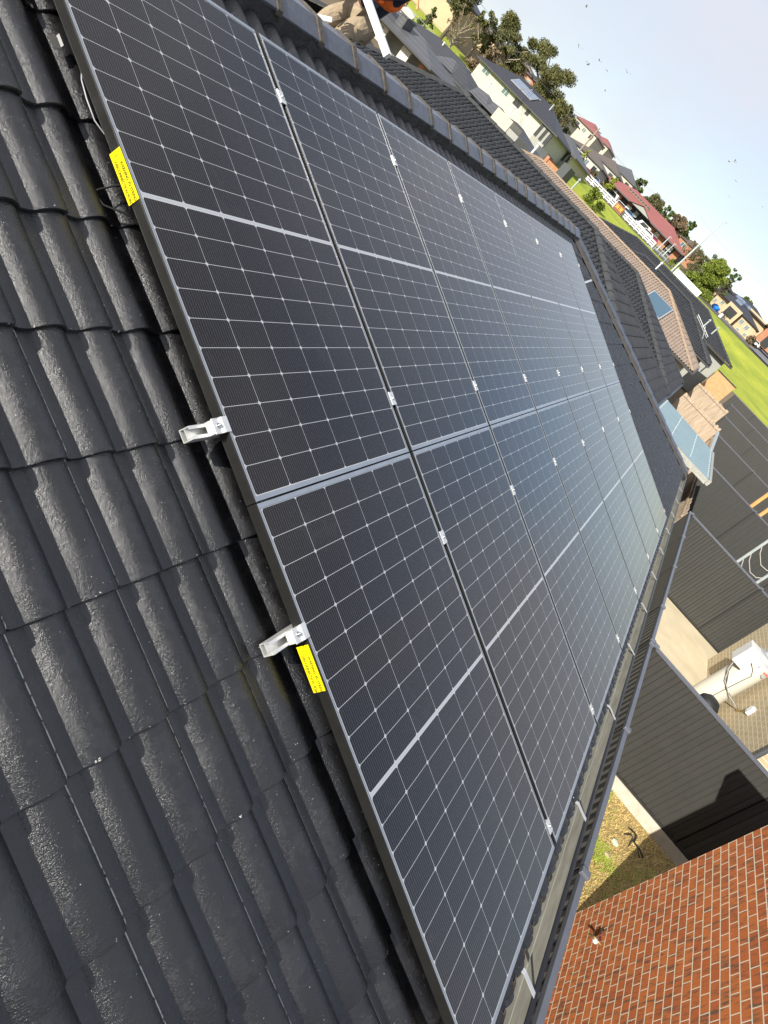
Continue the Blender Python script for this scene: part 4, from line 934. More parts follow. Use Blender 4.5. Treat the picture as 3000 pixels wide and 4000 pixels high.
# ------------------------------------------------------------ street: white rail fence, sign, cars, red roofed building
# verge between the grass and the fence
ring('footpath', mat('brown_verge', (.14, .12, .10), .9), [132.3, 134, 136, 139], -6, 20, 1.0, .06)
ring('street', M['asphalt'], [141, 146, 152, 158], -1.0, 22, 1.0, .08)
def rail_fence(az0, az1, lab, n):
    p0 = AZ(137, az0); r = empty('rail_fence', p0, lab, 'fence', 'white rail fences along the street')
    A, B = AZ(137, az0), AZ(137, az1)
    for i in range(n + 1):
        p = A + (B - A) * (i / n); MB().box(p.x - .09, p.x + .09, p.y - .09, p.y + .09, p.z - .2, p.z + 1.12).build('post', M['white'], r, W=True)
    m = MB()
    for k in (1.0, .64, .28): m.beam(A + Vector((-.12, 0, k)), B + Vector((-.12, 0, k)), .06, .20)
    m.build('rail', M['white'], r, W=True)
rail_fence(17.4, 16.8, 'short white rail fence at the left, by the cream house', 1)
rail_fence(16.2, 13.05, 'white post and rail fence partly behind the green bush', 7)
rail_fence(12.2, 8.95, 'white post and rail fence right of the brown street sign', 7)
sg = AZ(136.4, 12.62); SGN = empty('street_sign', sg, 'brown estate sign with yellow letters between the white fences', 'sign')
MB().box(sg.x - .15, sg.x + .15, sg.y - .95, sg.y + .95, sg.z - .2, sg.z + 1.3).build('board', mat('brown_sign', (.22, .07, .03), .7), SGN, W=True)
MB().box(sg.x - .3, sg.x + .3, sg.y - 1.2, sg.y + 1.2, sg.z - .3, sg.z + .08).build('base', M['orange'], SGN, W=True)
M['ylet'] = mat('yellow_letters', (.7, .55, .03), .5)
for i, wd in enumerate((.42, .5, .5, .38)):
    yy = sg.y + .75 - i * .42; m = MB(); X_ = sg.x - .17
    for k in range(3): m.box(X_, X_ + .02, yy - .3, yy, sg.z + .45 + k * .25, sg.z + .52 + k * .25)
    m.box(X_ - .003, X_ + .018, yy - .08, yy - .0, sg.z + .45 + .0, sg.z + 1.0) if i % 2 else m.box(X_ - .003, X_ + .018, yy - .3, yy - .22, sg.z + .5, sg.z + 1.02)
    m.build('letter', M['ylet'], SGN, W=True)
CP = {}
def car(az, r0, col, lab, ang=90, van=False, group='vehicles on the street'):
    r0 += 26; p = AZ(r0, az); r = empty('parked_car', p + Vector((0, 0, .1)), lab, 'car' if not van else 'van', group, rz=rad(ang)); r.scale = (.85, .85, .85); k = 'car_%.2f_%.2f_%.2f' % col
    cm = M.setdefault(k, mat(k.replace('.', '_'), col, .3, .2)); H2 = 1.95 if van else 1.45; m = MB()
    side = [(-2.1, .35), (2.1, .35), (2.15, .75), (1.35, .92), (.75, H2), (-1.5, H2), (-2.05, .95)] if not van else [(-2.2, .35), (2.2, .35), (2.25, .95), (1.8, 1.1), (1.3, H2), (-2.1, H2), (-2.2, .9)]
    m.prism([(x, -.85, z) for x, z in side], (0, 1.7, 0)); m.build('body', cm, r, bevel=.08)
    m = MB()
    for s in (-1, 1):
        y = .856 * s; gl = [(1.1, .98), (.66, H2 - .08), (-1.35, H2 - .08), (-1.75, 1.0)]; MB().prism([(x, y, z) for x, z in gl], (0, .006 * s, 0)).build('window', M['darkglass'], r)
    for x in (-1.35, 1.35):
        for y in (-.8, .8): MB().tube([(x, y - .1, .33), (x, y + .1, .33)], .33, 16).build('wheel', M['black'], r)
    return r
car(16.05, 143, (.45, .02, .03), 'small red car parked behind the left white fence'); car(15.35, 143.5, (.10, .16, .30), 'blue car parked behind the left white fence', 80)
car(13.75, 145, (.70, .72, .72), 'white van parked before the red-roofed building, left', 90, True); car(12.75, 145, (.62, .66, .68), 'silver car beside the brown sign', 92); car(12.0, 144, (.08, .14, .25), 'dark blue car right of the brown sign', 88)
car(10.45, 146, (.75, .75, .73), 'white van right of the sign, before the porch', 90, True); car(9.95, 145, (.72, .72, .70), 'white utility car behind the right white fence', 90); car(9.45, 147, (.35, .02, .10), 'dark red car behind the right white fence', 95)
# red roofed building
X = 185; ya, yb_ = FP(X, 7.1, 0).y, FP(X, 15.0, 0).y; ze = FP(X, 11, 2.24).z; zg = GZ(186) - .3
RB = empty('red_roof_building', (X, ya, zg), 'long single-storey brick building with a dull red roof and a skylight strip', 'building')
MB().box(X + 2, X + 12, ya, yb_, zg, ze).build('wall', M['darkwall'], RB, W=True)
hiproof(X - .6, X + 14, ya - .6, yb_ + .6, ze, .39, .1).build('roof', M['redroof'], RB, W=True)
MB().box(X - .7, X - .55, ya - .6, yb_ + .6, ze - .35, ze - .05).build('gutter', M['fascia'], RB, W=True)
for a1, a2 in ((14.3, 13.75), (13.45, 13.0), (12.4, 12.05), (10.1, 9.6), (9.3, 8.3), (7.6, 7.1)):
    p, q = FP(X + 1.5, a2, 0), FP(X + 1.5, a1, 0); MB().box(X + 1.4, X + 1.98, p.y, q.y, zg, ze - .2).build('brick_pier', M['orange'], RB, W=True)
for a1, a2 in ((14.9, 14.45), (13.7, 13.5), (11.6, 11.3), (9.55, 9.15), (8.2, 7.75)):
    p, q = FP(X + 1.3, a2, 0), FP(X + 1.3, a1, 0); window(RB, X + 1.3, p.y, q.y, ze - 1.7, ze - .5)
p, q = FP(X + 1.3, 12.3, 0), FP(X + 1.3, 12.0, 0); MB().box(X + 1.2, X + 1.38, min(p.y, q.y) - .2, max(p.y, q.y) + .2, ze - 1.9, ze - .8).build('sign_board', M['white'], RB, W=True)
# skylight strip on the roof
th = math.atan(.39); nn = Vector((-sin(th), 0, cos(th))); p, q = FP(X, 13.3, 0).y, FP(X, 11.2, 0).y
m = MB(); c = Vector((X + 3.4, (p + q) / 2, ze + 4.0 * .39 + .14)); m.obox(c, (0, 1, 0), (cos(th), 0, sin(th)), nn, abs(p - q) / 2, .6, .08); sk = m.build('skylight_frame', M['tancap'], RB, W=True)
m = MB()
for i in range(8): m.obox(c + Vector((0, (i - 3.5) * abs(p - q) / 8, 0)) + nn * .09, (0, 1, 0), (cos(th), 0, sin(th)), nn, abs(p - q) / 16 - .12, .45, .02)
m.build('skylight_glass', M['darkglass'], sk, W=True)
pc = FP(X - 1.2, 11.4, 0).y; m = MB(); m.prism([(X - 1.2, pc - 3.2, ze - .1), (X - 1.2, pc + 3.2, ze - .1), (X - 1.2, pc, ze + .95)], (3.5, 0, 0)); m.build('porch_gable', M['greywall'], RB, W=True)
m = MB(); m.quad((X - 1.5, pc - 3.6, ze - .22), (X + 4, pc - 3.6, ze - .22), (X + 4, pc, ze + 1.12), (X - 1.5, pc, ze + 1.12)); m.quad((X - 1.5, pc + 3.6, ze - .22), (X + 4, pc + 3.6, ze - .22), (X + 4, pc, ze + 1.12), (X - 1.5, pc, ze + 1.12)); m.build('porch_roof', M['redroof'], RB, W=True)
def lightp(az, r0, el1, lab, rad_=.09, base=None):
    p = AZ(r0, az); top = CAM.z + r0 * tan(rad(el1)); r = empty('light_pole', p, lab, 'light pole')
    MB().tube([p - Vector((0, 0, .3)), (p.x, p.y, p.z + (top - p.z) * .5), (p.x, p.y, top)], [rad_ * 1.3, rad_, rad_ * .6], 10).build('pole', M['galv'], r, W=True, smooth=60)
    m = MB(); m.beam((p.x - .3, p.y - .5, top), (p.x + .1, p.y + .1, top), .18, .10); m.build('lamp', M['galv'], r, W=True)
lightp(6.70, 120, 5.45, 'tall pale street light pole standing above the white container', .13)
lightp(8.55, 150, 2.45, 'shorter pale pole in front of the red roof, left one', .13); lightp(7.95, 152, 2.35, 'shorter pale pole in front of the red roof, right one', .13)
# pipe hand rails by the kerb
m = MB(); a, b = AZ(134, 8.75), AZ(132, 7.6)
for k in (.5, 1.0): m.tube([a + Vector((0, 0, k)), b + Vector((0, 0, k))], .05, 6)
for t in (0, .5, 1): c = a + (b - a) * t; m.tube([c, c + Vector((0, 0, 1.0))], .05, 6)
tag(m.build('hand_rail', M['galv']), 'grey pipe hand rail at the right end of the white fence', 'railing')
m = MB(); a, b = AZ(119, 9.2), AZ(119, 8.8)
for c in (a, b): m.tube([c, c + Vector((0, 0, .9))], .04, 6)
m.tube([a + Vector((0, 0, .9)), b + Vector((0, 0, .9))], .04, 6)
tag(m.build('signal_frame', M['galv']), 'thin grey pipe frame standing on the grass bank', 'railing')
# white container on the grass
a, b = AZ(117, 6.52), AZ(117, 4.06); CN = empty('container', a, 'long white site container on the grass beside the light pole', 'container')
d = (b - a); L = hypot(d.x, d.y); dv = Vector((d.x, d.y, 0)) / L; sv = Vector((-dv.y, dv.x, 0)); zc_ = CAM.z + 117 * tan(rad(.83)); c = (a + b) / 2; c.z = zc_
m = MB(); m.obox(c + Vector((0, 0, .55)), dv, sv, (0, 0, 1), L / 2, 1.2, .62); m.build('body', M['white'], CN, W=True, bevel=.03)
m = MB()
for t in (-.44, 0.02, .46): m.obox(c + dv * (L * t) + Vector((0, 0, .55)), dv, sv, (0, 0, 1), .04, 1.23, .60)
m.build('seam', M['greypl'], CN, W=True)
# power pole and wires
up = AZ(160, 17.5); tp = CAM.z + 160 * tan(rad(3.95)); UP = empty('power_pole', up, 'brown timber power pole with cross-arm behind the grey-roofed house', 'power pole')
MB().tube([up, (up.x, up.y, tp)], [.22, .15], 10).build('pole', M['bark'], UP, W=True); MB().beam((up.x, up.y - 1.0, tp - .5), (up.x, up.y + 1.0, tp - .5), .12).build('cross_arm', M['darkbark'], UP, W=True)
up2 = AZ(230, 13.3); tp2 = CAM.z + 230 * tan(rad(3.2))
def wire(P, sag, lab, rr_=.022):
    pts = []
    for a, b in zip(P, P[1:]):
        for i in range(11): t = i / 10; q = a + (b - a) * t; pts.append(q - Vector((0, 0, sag * 4 * t * (1 - t))))
    tag(MB().tube(pts, rr_, 4).build('power_line', M['greypl']), lab, 'wire', 'overhead wires')
top = Vector((up.x, up.y, tp))
def EP(r0, az, el): d_ = Vector((cos(rad(az)), sin(rad(az)), tan(rad(el)))); return CAM + d_ * r0
wire([EP(70, 36.5, 4.7), top + Vector((0, .9, -.4))], 1.2, 'upper overhead wire running from the top left down to the power pole')
wire([EP(70, 36.5, 4.2), top + Vector((0, -.9, -.4))], 1.4, 'lower overhead wire running from the top left down to the power pole')
wire([top + Vector((0, .9, -.4)), EP(190, 8, 4.6), EP(230, -4, 5.2)], 2.2, 'overhead wire running from the power pole to the right across the sky', .03)
wire([EP(90, 37.5, 1.7), EP(120, 26.5, 1.6)], 1.0, 'low wire crossing before the houses at the top left')

# ------------------------------------------------------------ far houses right and left
X = 168; zg = GZ(168) - .5
def blk(r, nm, X0, az0, az1, e0, e1, mm, dep=6):
    a, b = FP(X0, az1, e0), FP(X0, az0, e1); return MB().box(X0, X0 + dep, a.y, b.y, a.z, b.z).build(nm, M[mm], r, W=True)
SH = empty('sandstone_house', (X, FP(X, 0, 0).y, zg), 'two-storey sand coloured house with balcony, dark roof and grey solar panels', 'house')
blk(SH, 'wall', X, 3.9, .30, 1.0, 2.22, 'sand', 9); blk(SH, 'wall', X - .6, .9, -.55, 1.0, 2.22, 'sand', 9.2)
hiproof(X - 1.2, X + 11, FP(X, -.75, 0).y, FP(X, 3.95, 0).y, FP(X, 1, 2.25).z, .33).build('roof', M['farblack'], SH, W=True)
bl = blk(SH, 'balcony', X - 2.2, 2.2, 1.0, 1.1, 2.36, 'sand', 2.1); blk(bl, 'opening', X - 2.26, 2.02, 1.25, 1.5, 2.12, 'darkglass', .3)
for a1, a2, e1, e2 in ((3.1, 2.9, 1.5, 1.85), (2.65, 2.4, 1.75, 2.05), (.75, .45, 1.75, 2.08), (.2, -.1, 1.7, 2.05), (.5, .25, 1.3, 1.5), (-.1, -.35, 1.35, 1.6)): window(SH, X - .66 if a1 < 1 else X - .05, FP(X, a2, 0).y, FP(X, a1, 0).y, FP(X, 1, e1).z, FP(X, 1, e2).z)
for i, (az, el) in enumerate(((1.75, 2.62), (1.95, 2.95), (1.42, 2.98), (1.15, 3.02))):
    p = FP(X + 2.4 + (2.2 if i else 0), az, el); q = empty('solar_collector', p, ['nearest', 'leftmost upper', 'middle upper', 'rightmost upper'][i] + ' grey solar panel on the sandstone house roof', 'solar collector', 'panels on the sandstone house')
    th = math.atan(.33); nn = Vector((-sin(th), 0, cos(th))); zr = FP(X, 1, 2.25).z + (p.x - X + 1.2) * .33 + .15; p = Vector((p.x, p.y, zr)); q.location = p; m = MB(); m.obox(p, (0, 1, 0), (cos(th), 0, sin(th)), nn, .85, .8, .08); m.build('frame', M['collector'], q, W=True)
SH2 = empty('sandstone_house', (X + 16, FP(X, -1, 0).y, zg), 'second sand coloured house behind, with peaked gables', 'house')
blk(SH2, 'wall', X + 16, 1.2, -1.0, 1.5, 2.95, 'sand', 8); hiproof(X + 15, X + 26, FP(X + 16, -1.1, 0).y, FP(X + 16, 3.0, 0).y, FP(X + 16, 1, 2.75).z, .28).build('roof', M['farblack'], SH2, W=True)
OB = empty('orange_brick_house', (X + 8, FP(X, -2, 0).y, zg), 'orange brick garage with a black open door at the right edge', 'house')
blk(OB, 'wall', X + 8, -.9, -5.0, 1.7, 2.95, 'orange', 9); blk(OB, 'garage_door', X + 7.9, -1.35, -1.95, 1.75, 2.5, 'darkglass', .3); hiproof(X + 7, X + 19, FP(X, -5.6, 0).y, FP(X, -.7, 0).y, FP(X + 8, -2, 2.95).z, .2).build('roof', M['farbrown'], OB, W=True)
car(-.95, 150, (.7, .7, .7), 'white car parked where the road meets the grass', 100); car(-1.55, 172, (.7, .7, .72), 'white car in the black garage opening', 0)
lump(AZ(150, 2.55) + Vector((0, 0, .5)), .9, mat('bright_blue_tarp', (.01, .18, .62), .5), 'blue_tarp', 'bright blue covered trailer in front of the sandstone house', 'tarp', 3, .7)
lump(AZ(152, 5.2) + Vector((0, 0, .6)), .7, mat('sky_blue_bin', (.02, .35, .65), .5), 'blue_bin', 'small bright blue bin left of the round tree', 'bin', 8, 1.0)
p = AZ(136, 1.9); tag(MB().lathe(p, [(0, .8), (.25, .8), (.3, 0), (0, 0)], 12).build('utility_pillar', M['white']), 'small white pillar on the grass verge', 'pillar')
# road climbing to the right
V = []
for r_, a_, b_ in ((136, -1.0, -7.5), (145, -1.2, -6.5), (160, -1.4, -5.6), (185, -1.7, -5.0), (220, -2.0, -4.6), (270, -2.2, -4.3)): V += [AZ(r_, a_) + Vector((0, 0, .22)), AZ(r_, b_) + Vector((0, 0, .22))]
mb = MB(); mb.v = [tuple(v) for v in V]; mb.f = [(2 * i, 2 * i + 1, 2 * i + 3, 2 * i + 2) for i in range(5)]; props(mb.build('road', M['asphalt']), kind='structure')
# far row of houses between the trees, left and centre
def fh(lab, X0, az0, az1, ee, base, rm, wm_, pit=.35, dep=10, wins=4):
    a, b = FP(X0, az1, ee), FP(X0, az0, ee); zg_ = FP(X0, (az0 + az1) / 2, base).z; L = b.y - a.y
    ws = [(a.y + L * (i + .3) / wins, a.y + L * (i + .3) / wins + min(1.8, L / wins * .45), a.z - 1.9, a.z - .7, 'glass' if i % 2 else 'darkglass') for i in range(wins)]
    return house('far_house', lab, X0, X0 + dep, a.y, b.y, zg_, a.z, M[rm], M[wm_], pit, .5, ws, group='houses on the hill')
fh('cream house with dark roof and open ground floor under construction, at the top', 112, 34.2, 29.6, 3.35, .9, 'farblack', 'sand', .35, 10, 3)
fh('sandy house half hidden by the pale branched tree', 128, 29.0, 26.6, 3.0, 1.0, 'farbrown', 'sand', .3, 9, 3)
fh('small orange-tan house under the eucalyptus, behind the white house', 150, 23.6, 22.4, 3.15, 1.6, 'farblack', 'orange', .4, 8, 2)
fh('brown brick house far behind the black roof', 165, 26.4, 24.0, 3.3, 1.6, 'farbrown', 'orange', .35, 9, 3)
fh('pale yellow house with a red roof, high between the trees', 230, 19.2, 17.2, 3.5, 2.2, 'redroof', 'cream', .45, 12, 3)
fh('second red roofed house right of the power pole', 250, 17.4, 16.1, 3.55, 2.2, 'redroof', 'cream', .45, 12, 2)
fh('long dark brown roofed house with white walls behind the power pole', 175, 18.4, 15.5, 2.35, 1.2, 'farbrown', 'whitewall', .35, 12, 4)
fh('dark roofed house with skylights left of the red-roofed building', 205, 16.6, 14.3, 2.75, 1.6, 'farbrown', 'whitewall', .45, 12, 3)
fh('cream gabled house directly behind the left end of the red roof', 225, 15.3, 13.0, 3.05, 2.0, 'fargrey', 'cream', .5, 10, 3)
fh('cream house with dark roof above the grey roof', 150, 21.5, 19.8, 3.25, 1.8, 'farblack', 'cream', .3, 10, 2)
fh('brown house behind the right end of the red roof', 235, 8.0, 5.9, 3.0, 1.6, 'farbrown', 'orange', .4, 10, 2)
fh('distant house with grey roof on the right skyline', 300, -1.2, -4.6, 3.0, 2.0, 'fargrey', 'sand', .3, 12, 3)
fh('distant sand coloured house behind the round tree', 215, 4.8, 2.2, 2.7, 1.6, 'farblack', 'sand', .3, 10, 3)
# building site and fences at the top left
EX = empty('excavator', AZ(112, 33.4), 'small orange and yellow excavator arm on the building site at the top', 'excavator'); q = AZ(108, 33.2); q.z += 1
MB().box(q.x - .8, q.x + .8, q.y - .8, q.y + .8, q.z - 1, q.z + .8).build('cab', M['darkwall'], EX, W=True); m = MB(); m.beam(q + Vector((0, -.8, .3)), q + Vector((0, -1.6, 2.4)), .3); m.beam(q + Vector((0, -1.6, 2.4)), q + Vector((0, -2.8, .9)), .25); m.build('arm', M['pine'], EX, W=True)
m = MB()
for i in range(15):
    c = AZ(100, 33.8 - i * .55); c.z = GZ(100) + .4; m.tube([c, c + Vector((0, 0, 1.9))], .03, 5)
    if i: m.tube([c + Vector((0, 0, 1.85)), pv + Vector((0, 0, 1.85))], .025, 4); m.tube([c + Vector((0, 0, .2)), pv + Vector((0, 0, .2))], .025, 4)
    pv = c
tag(m.build('mesh_fence', M['galv']), 'thin galvanised site fence along the top edge of the grass, at the top', 'fence')
lump(AZ(106, 32.2) + Vector((0, 0, .8)), 1.2, M['offwhite'], 'rubble_bag', 'heap of white and grey building scrap by the site fence', 'rubble', 5, .7)

# ------------------------------------------------------------ trees
def crown(blobs, dens, size, seed):
    rr = random.Random(seed); m = MB()
    for (c, rad3) in blobs:
        c = Vector(c); n = int(dens * (rad3[0] * rad3[1] * rad3[2]) ** (2 / 3))
        for i in range(n):
            while True:
                d = Vector((rr.uniform(-1, 1), rr.uniform(-1, 1), rr.uniform(-1, 1)))
                if .25 < d.length < 1: break
            p = c + Vector((d.x * rad3[0], d.y * rad3[1], d.z * rad3[2])) * rr.uniform(.7, 1.08)
            a = Vector((rr.gauss(0, 1), rr.gauss(0, 1), rr.gauss(0, 1))).normalized(); b = a.orthogonal().normalized(); s_ = size * rr.uniform(.5, 1.3); b2 = a.cross(b)
            m.quad(p - b * s_, p - b2 * s_ * .6, p + b * s_, p + b2 * s_ * .6)
    return m
def tree(label, r0, az, el_top, wid_deg, kind='deepleaf', shape='round', base=None, seed=1, name='tree', leaf=.18, dens=260, trunk='darkbark', low=.35, group=None):
    p = AZ(r0, az); z0 = p.z if base is None else base; top = CAM.z + r0 * tan(rad(el_top)); h = top - z0; wd = r0 * tan(rad(wid_deg)) / 2; rr = random.Random(seed)
    r = empty(name, (p.x, p.y, z0), label, 'tree', group); bl = []; tk = MB()
    tk.tube([(p.x, p.y, z0 - .3), (p.x + .05 * h, p.y, z0 + h * .3), (p.x, p.y + .03 * h, z0 + h * .65)], [h * .03, h * .022, h * .01], 8)
    nb = {'round': 24, 'open': 30, 'bush': 14, 'column': 7}[shape]
    for i in range(nb):
        t = (i + .5) / nb; a = rr.uniform(0, 2 * pi)
        if shape == 'open': hh = low + (1 - low) * t * rr.uniform(.85, 1.0); k = rr.uniform(.35, .85) * (1.05 - .45 * abs(t - .4)); s_ = wd * rr.uniform(.13, .26)
        elif shape == 'column': hh = low + (1 - low) * t; k = rr.uniform(0, .35); s_ = wd * .7 * (1 - .5 * t)
        else: hh = low + (.93 - low) * t; k = rr.uniform(.1, .62) * (1 - .75 * max(0, t - .5)); s_ = wd * rr.uniform(.24, .44) * (1 - .35 * t)
        c = Vector((p.x + cos(a) * wd * k, p.y + sin(a) * wd * k, z0 + h * hh - s_ * .35)); bl.append((c, (s_, s_, s_ * .75)))
        st = Vector((p.x, p.y, z0 + h * min(.6, hh * .6))); md = (st + c) / 2 + Vector((rr.uniform(-.1, .1) * wd, rr.uniform(-.1, .1) * wd, 0)); tk.tube([st, md, c], [h * .012, h * .008, h * .004], 6)
    tk.build('trunk', M[trunk], r, W=True, smooth=60); crown(bl, dens * (0.7 / leaf) ** 0 , leaf, seed).build('crown', M[kind], r, W=True)
    return r
G_ = 'trees among the far houses'
tree('tall open eucalyptus with clumped dark olive foliage, right one of the pair', 125, 22.6, 5.85, 6.2, 'euc', 'open', seed=3, name='eucalyptus', leaf=.13, dens=700, trunk='bark', low=.12, group=G_)
tree('tall open eucalyptus with pale bent trunk, left one of the pair', 125, 25.3, 5.1, 5.0, 'euc', 'open', seed=5, name='eucalyptus', leaf=.13, dens=700, trunk='bark', low=.22, group=G_)
tree('smaller eucalyptus tuft left of the pair', 125, 27.6, 4.1, 2.4, 'euc', 'open', seed=6, name='eucalyptus', leaf=.28, dens=150, trunk='bark', low=.4, group=G_)
tree('dense grey-green tree at the top edge beside the cream house', 118, 29.7, 5.6, 3.2, 'olive', 'round', seed=7, leaf=.16, dens=520, low=.45, group=G_)
tree('pale twiggy tree with light leaves before the sandy house', 112, 28.9, 3.2, 2.6, 'brownleaf', 'open', seed=8, leaf=.12, dens=120, trunk='bark', group=G_)
tree('dark green shrub on the grass by the site fence', 104, 31.0, 2.0, 1.7, 'deepleaf', 'bush', seed=9, name='shrub', leaf=.16, dens=420, low=.1)
tree('brown-green tree behind the left end of the white house roof', 118, 26.3, 2.9, 2.6, 'brownleaf', 'round', seed=10, leaf=.25, dens=200, low=.2, group=G_)
tree('orange-brown autumn tree under the eucalyptus', 135, 22.4, 2.95, 2.2, 'brownleaf', 'round', seed=12, leaf=.25, dens=200, low=.3, group=G_)
tree('olive tree between the grey roof and the red roofs', 150, 19.6, 3.75, 2.0, 'olive', 'open', seed=13, leaf=.17, dens=480, low=.2, group=G_)
tree('small lime-green tree beside the power pole', 158, 16.95, 2.7, .7, 'limeleaf', 'round', seed=14, leaf=.2, dens=260, low=.2, group=G_)
tree('lime and orange shrub before the cream gabled house', 168, 14.3, 2.75, 1.5, 'limeleaf', 'bush', seed=15, name='shrub', leaf=.2, dens=300, low=.1, group='street shrubs')
tree('brown-green shrub by the brick wall left of the red roof', 155, 15.7, 2.1, 1.1, 'olive', 'bush', seed=16, name='shrub', leaf=.2, dens=300, low=.1, group='street shrubs')
tree('orange flowering shrub at the end of the red-roofed building', 160, 14.8, 1.9, .9, 'brownleaf', 'bush', seed=17, name='shrub', leaf=.2, dens=300, low=.1, group='street shrubs')
tree('dark conifer-like green tree above the red roof, left', 255, 12.75, 3.95, 1.5, 'deepleaf', 'round', seed=18, leaf=.5, dens=90, low=.3, group=G_)
tree('broad brownish tree above the middle of the red roof', 225, 11.2, 3.85, 2.6, 'olive', 'round', seed=19, leaf=.25, dens=300, low=.3, group=G_)
tree('feathery palm-like green tree above the red roof', 215, 9.9, 3.9, 1.2, 'deepleaf', 'open', seed=20, leaf=.4, dens=100, low=.5, group=G_)
tree('brown tree above the right half of the red roof', 220, 8.9, 4.1, 2.4, 'brownleaf', 'round', seed=21, leaf=.25, dens=300, low=.3, group=G_)
tree('dark green round tree at the right end of the red roof skyline', 240, 8.0, 4.4, 1.2, 'deepleaf', 'round', seed=22, leaf=.4, dens=120, low=.45, group=G_)
tree('bare brownish tree right of the red roof', 210, 6.7, 3.5, 1.6, 'brownleaf', 'open', seed=23, leaf=.2, dens=90, low=.4, group=G_)
tree('large round bright green tree at the right', 145, 4.5, 3.95, 3.5, 'greenleaf', 'round', seed=24, leaf=.15, dens=950, low=.08)
tree('thin yellow-green tree behind the large round tree', 150, 5.2, 3.75, 3.0, 'olive', 'open', seed=25, leaf=.13, dens=480, low=.2, group=G_)
tree('airy dark green branches right of the large round tree', 155, 3.25, 4.15, 1.5, 'deepleaf', 'open', seed=26, leaf=.17, dens=380, low=.4, group=G_)
tree('dark hedge clump beside the sandstone house', 148, 3.7, 1.9, 1.6, 'deepleaf', 'bush', seed=27, name='shrub', leaf=.25, dens=300, low=.0, group='street shrubs')
tree('reddish brown bare-looking bush at the corner of the sandstone house', 152, -.85, 1.95, 1.2, 'brownleaf', 'bush', seed=28, name='shrub', leaf=.22, dens=260, low=.1, group='street shrubs')
tree('upper light green shrub at the right edge beside the road', 168, -3.6, 1.9, 1.4, 'limeleaf', 'bush', seed=29, name='shrub', leaf=.22, dens=260, low=.0, group='street shrubs')
tree('lower dark green shrub at the right edge beside the road', 145, -4.5, 1.6, 1.3, 'deepleaf', 'bush', seed=30, name='shrub', leaf=.2, dens=300, low=.0, group='street shrubs')
tree('bright lime bush at the foot of the light pole', 140, 6.6, 1.75, .9, 'limeleaf', 'bush', seed=31, name='shrub', leaf=.2, dens=320, low=.0, group='street shrubs')
tree('yellow-green bush left of the light pole', 142, 7.2, 1.7, .8, 'greenleaf', 'bush', seed=32, name='shrub', leaf=.2, dens=320, low=.0, group='street shrubs')
tree('large leafy green bush on the grass in front of the white fence', 112, 14.3, 1.5, 3.3, 'greenleaf', 'bush', base=GZ(106) - .8, seed=33, name='shrub', leaf=.12, dens=900, low=.12)
tree('small green bush behind the left white fence', 134, 16.1, 1.15, .8, 'greenleaf', 'bush', seed=34, name='shrub', leaf=.17, dens=360, low=.0, group='street shrubs')
for i, (az, el, wd) in enumerate(((35.5, 4.6, 5), (18.3, 3.2, 2.2), (10.6, 3.3, 2.5), (1.5, 3.35, 1.6), (-3.0, 3.3, 4))):
    tree(['dark trees beyond the site at the very top', 'low dark trees far behind the grey roof', 'low dark trees far behind the red roof', 'dark treetop behind the sandstone roofs', 'low dark trees on the right skyline'][i], 330, az, el, wd, 'deepleaf', 'round', seed=40 + i, leaf=.8, dens=70, low=.1, group=G_)

# ------------------------------------------------------------ birds
def bird(az, el, r0, s_, seed, lab):
    rr = random.Random(seed); p = EP(r0, az, el); r = empty('bird', p, lab, 'bird', 'birds in the sky', rz=rr.uniform(0, 6)); m = MB()
    m.tube([(-.22 * s_, 0, 0), (-.1 * s_, 0, .01), (.1 * s_, 0, .02), (.2 * s_, 0, .03)], [.01, .05 * s_, .05 * s_, .012], 8); m.build('body', M['greypl'], r)
    u = rr.uniform(-.1, .28); m = MB()
    for q in (-1, 1): m.quad((.08 * s_, q * .03, .02), (-.08 * s_, q * .03, .02), (-.13 * s_, q * .3 * s_, u * s_), (.04 * s_, q * .32 * s_, u * s_)); m.tri((.04 * s_, q * .32 * s_, u * s_), (-.13 * s_, q * .3 * s_, u * s_), (-.14 * s_, q * .58 * s_, u * .6 * s_))
    m.build('wings', M['greypl'], r)
import_px = [((676, 38), 1), ((637, 256), 1), ((683, 350), 1), ((747, 327), 1), ((788, 376), 1), ((898, 392), 1), ((778, 492), .7), ((1449, 870), .9), ((1477, 873), .9), ((1485, 978), .7), ((1450, 1061), .6), ((1628, 1117), .5)]
bd = ['bird alone high at the top', 'leftmost bird of the middle flock', 'lowest left bird of the middle flock', 'upper bird of the middle flock', 'bird in the middle of the middle flock', 'rightmost dark bird of the middle flock', 'small bird below the middle flock', 'left bird of the close pair at the right', 'right bird of the close pair at the right', 'bird just below the close pair', 'tiny bird left of the lowest', 'tiny lowest bird at the far right']
F_ = 16.1857 / 24 * 4000
for i, ((x, y), s_) in enumerate(import_px):
    x, y = 1800 + x / 1.3825, y / 1.3825; d_ = rot @ Vector(((x - 1500) / F_, -(y - 2000) / F_, -1)); bird(math.degrees(atan2(d_.y, d_.x)), math.degrees(atan2(d_.z, hypot(d_.x, d_.y))), 75, 0.72 * s_, i, bd[i])

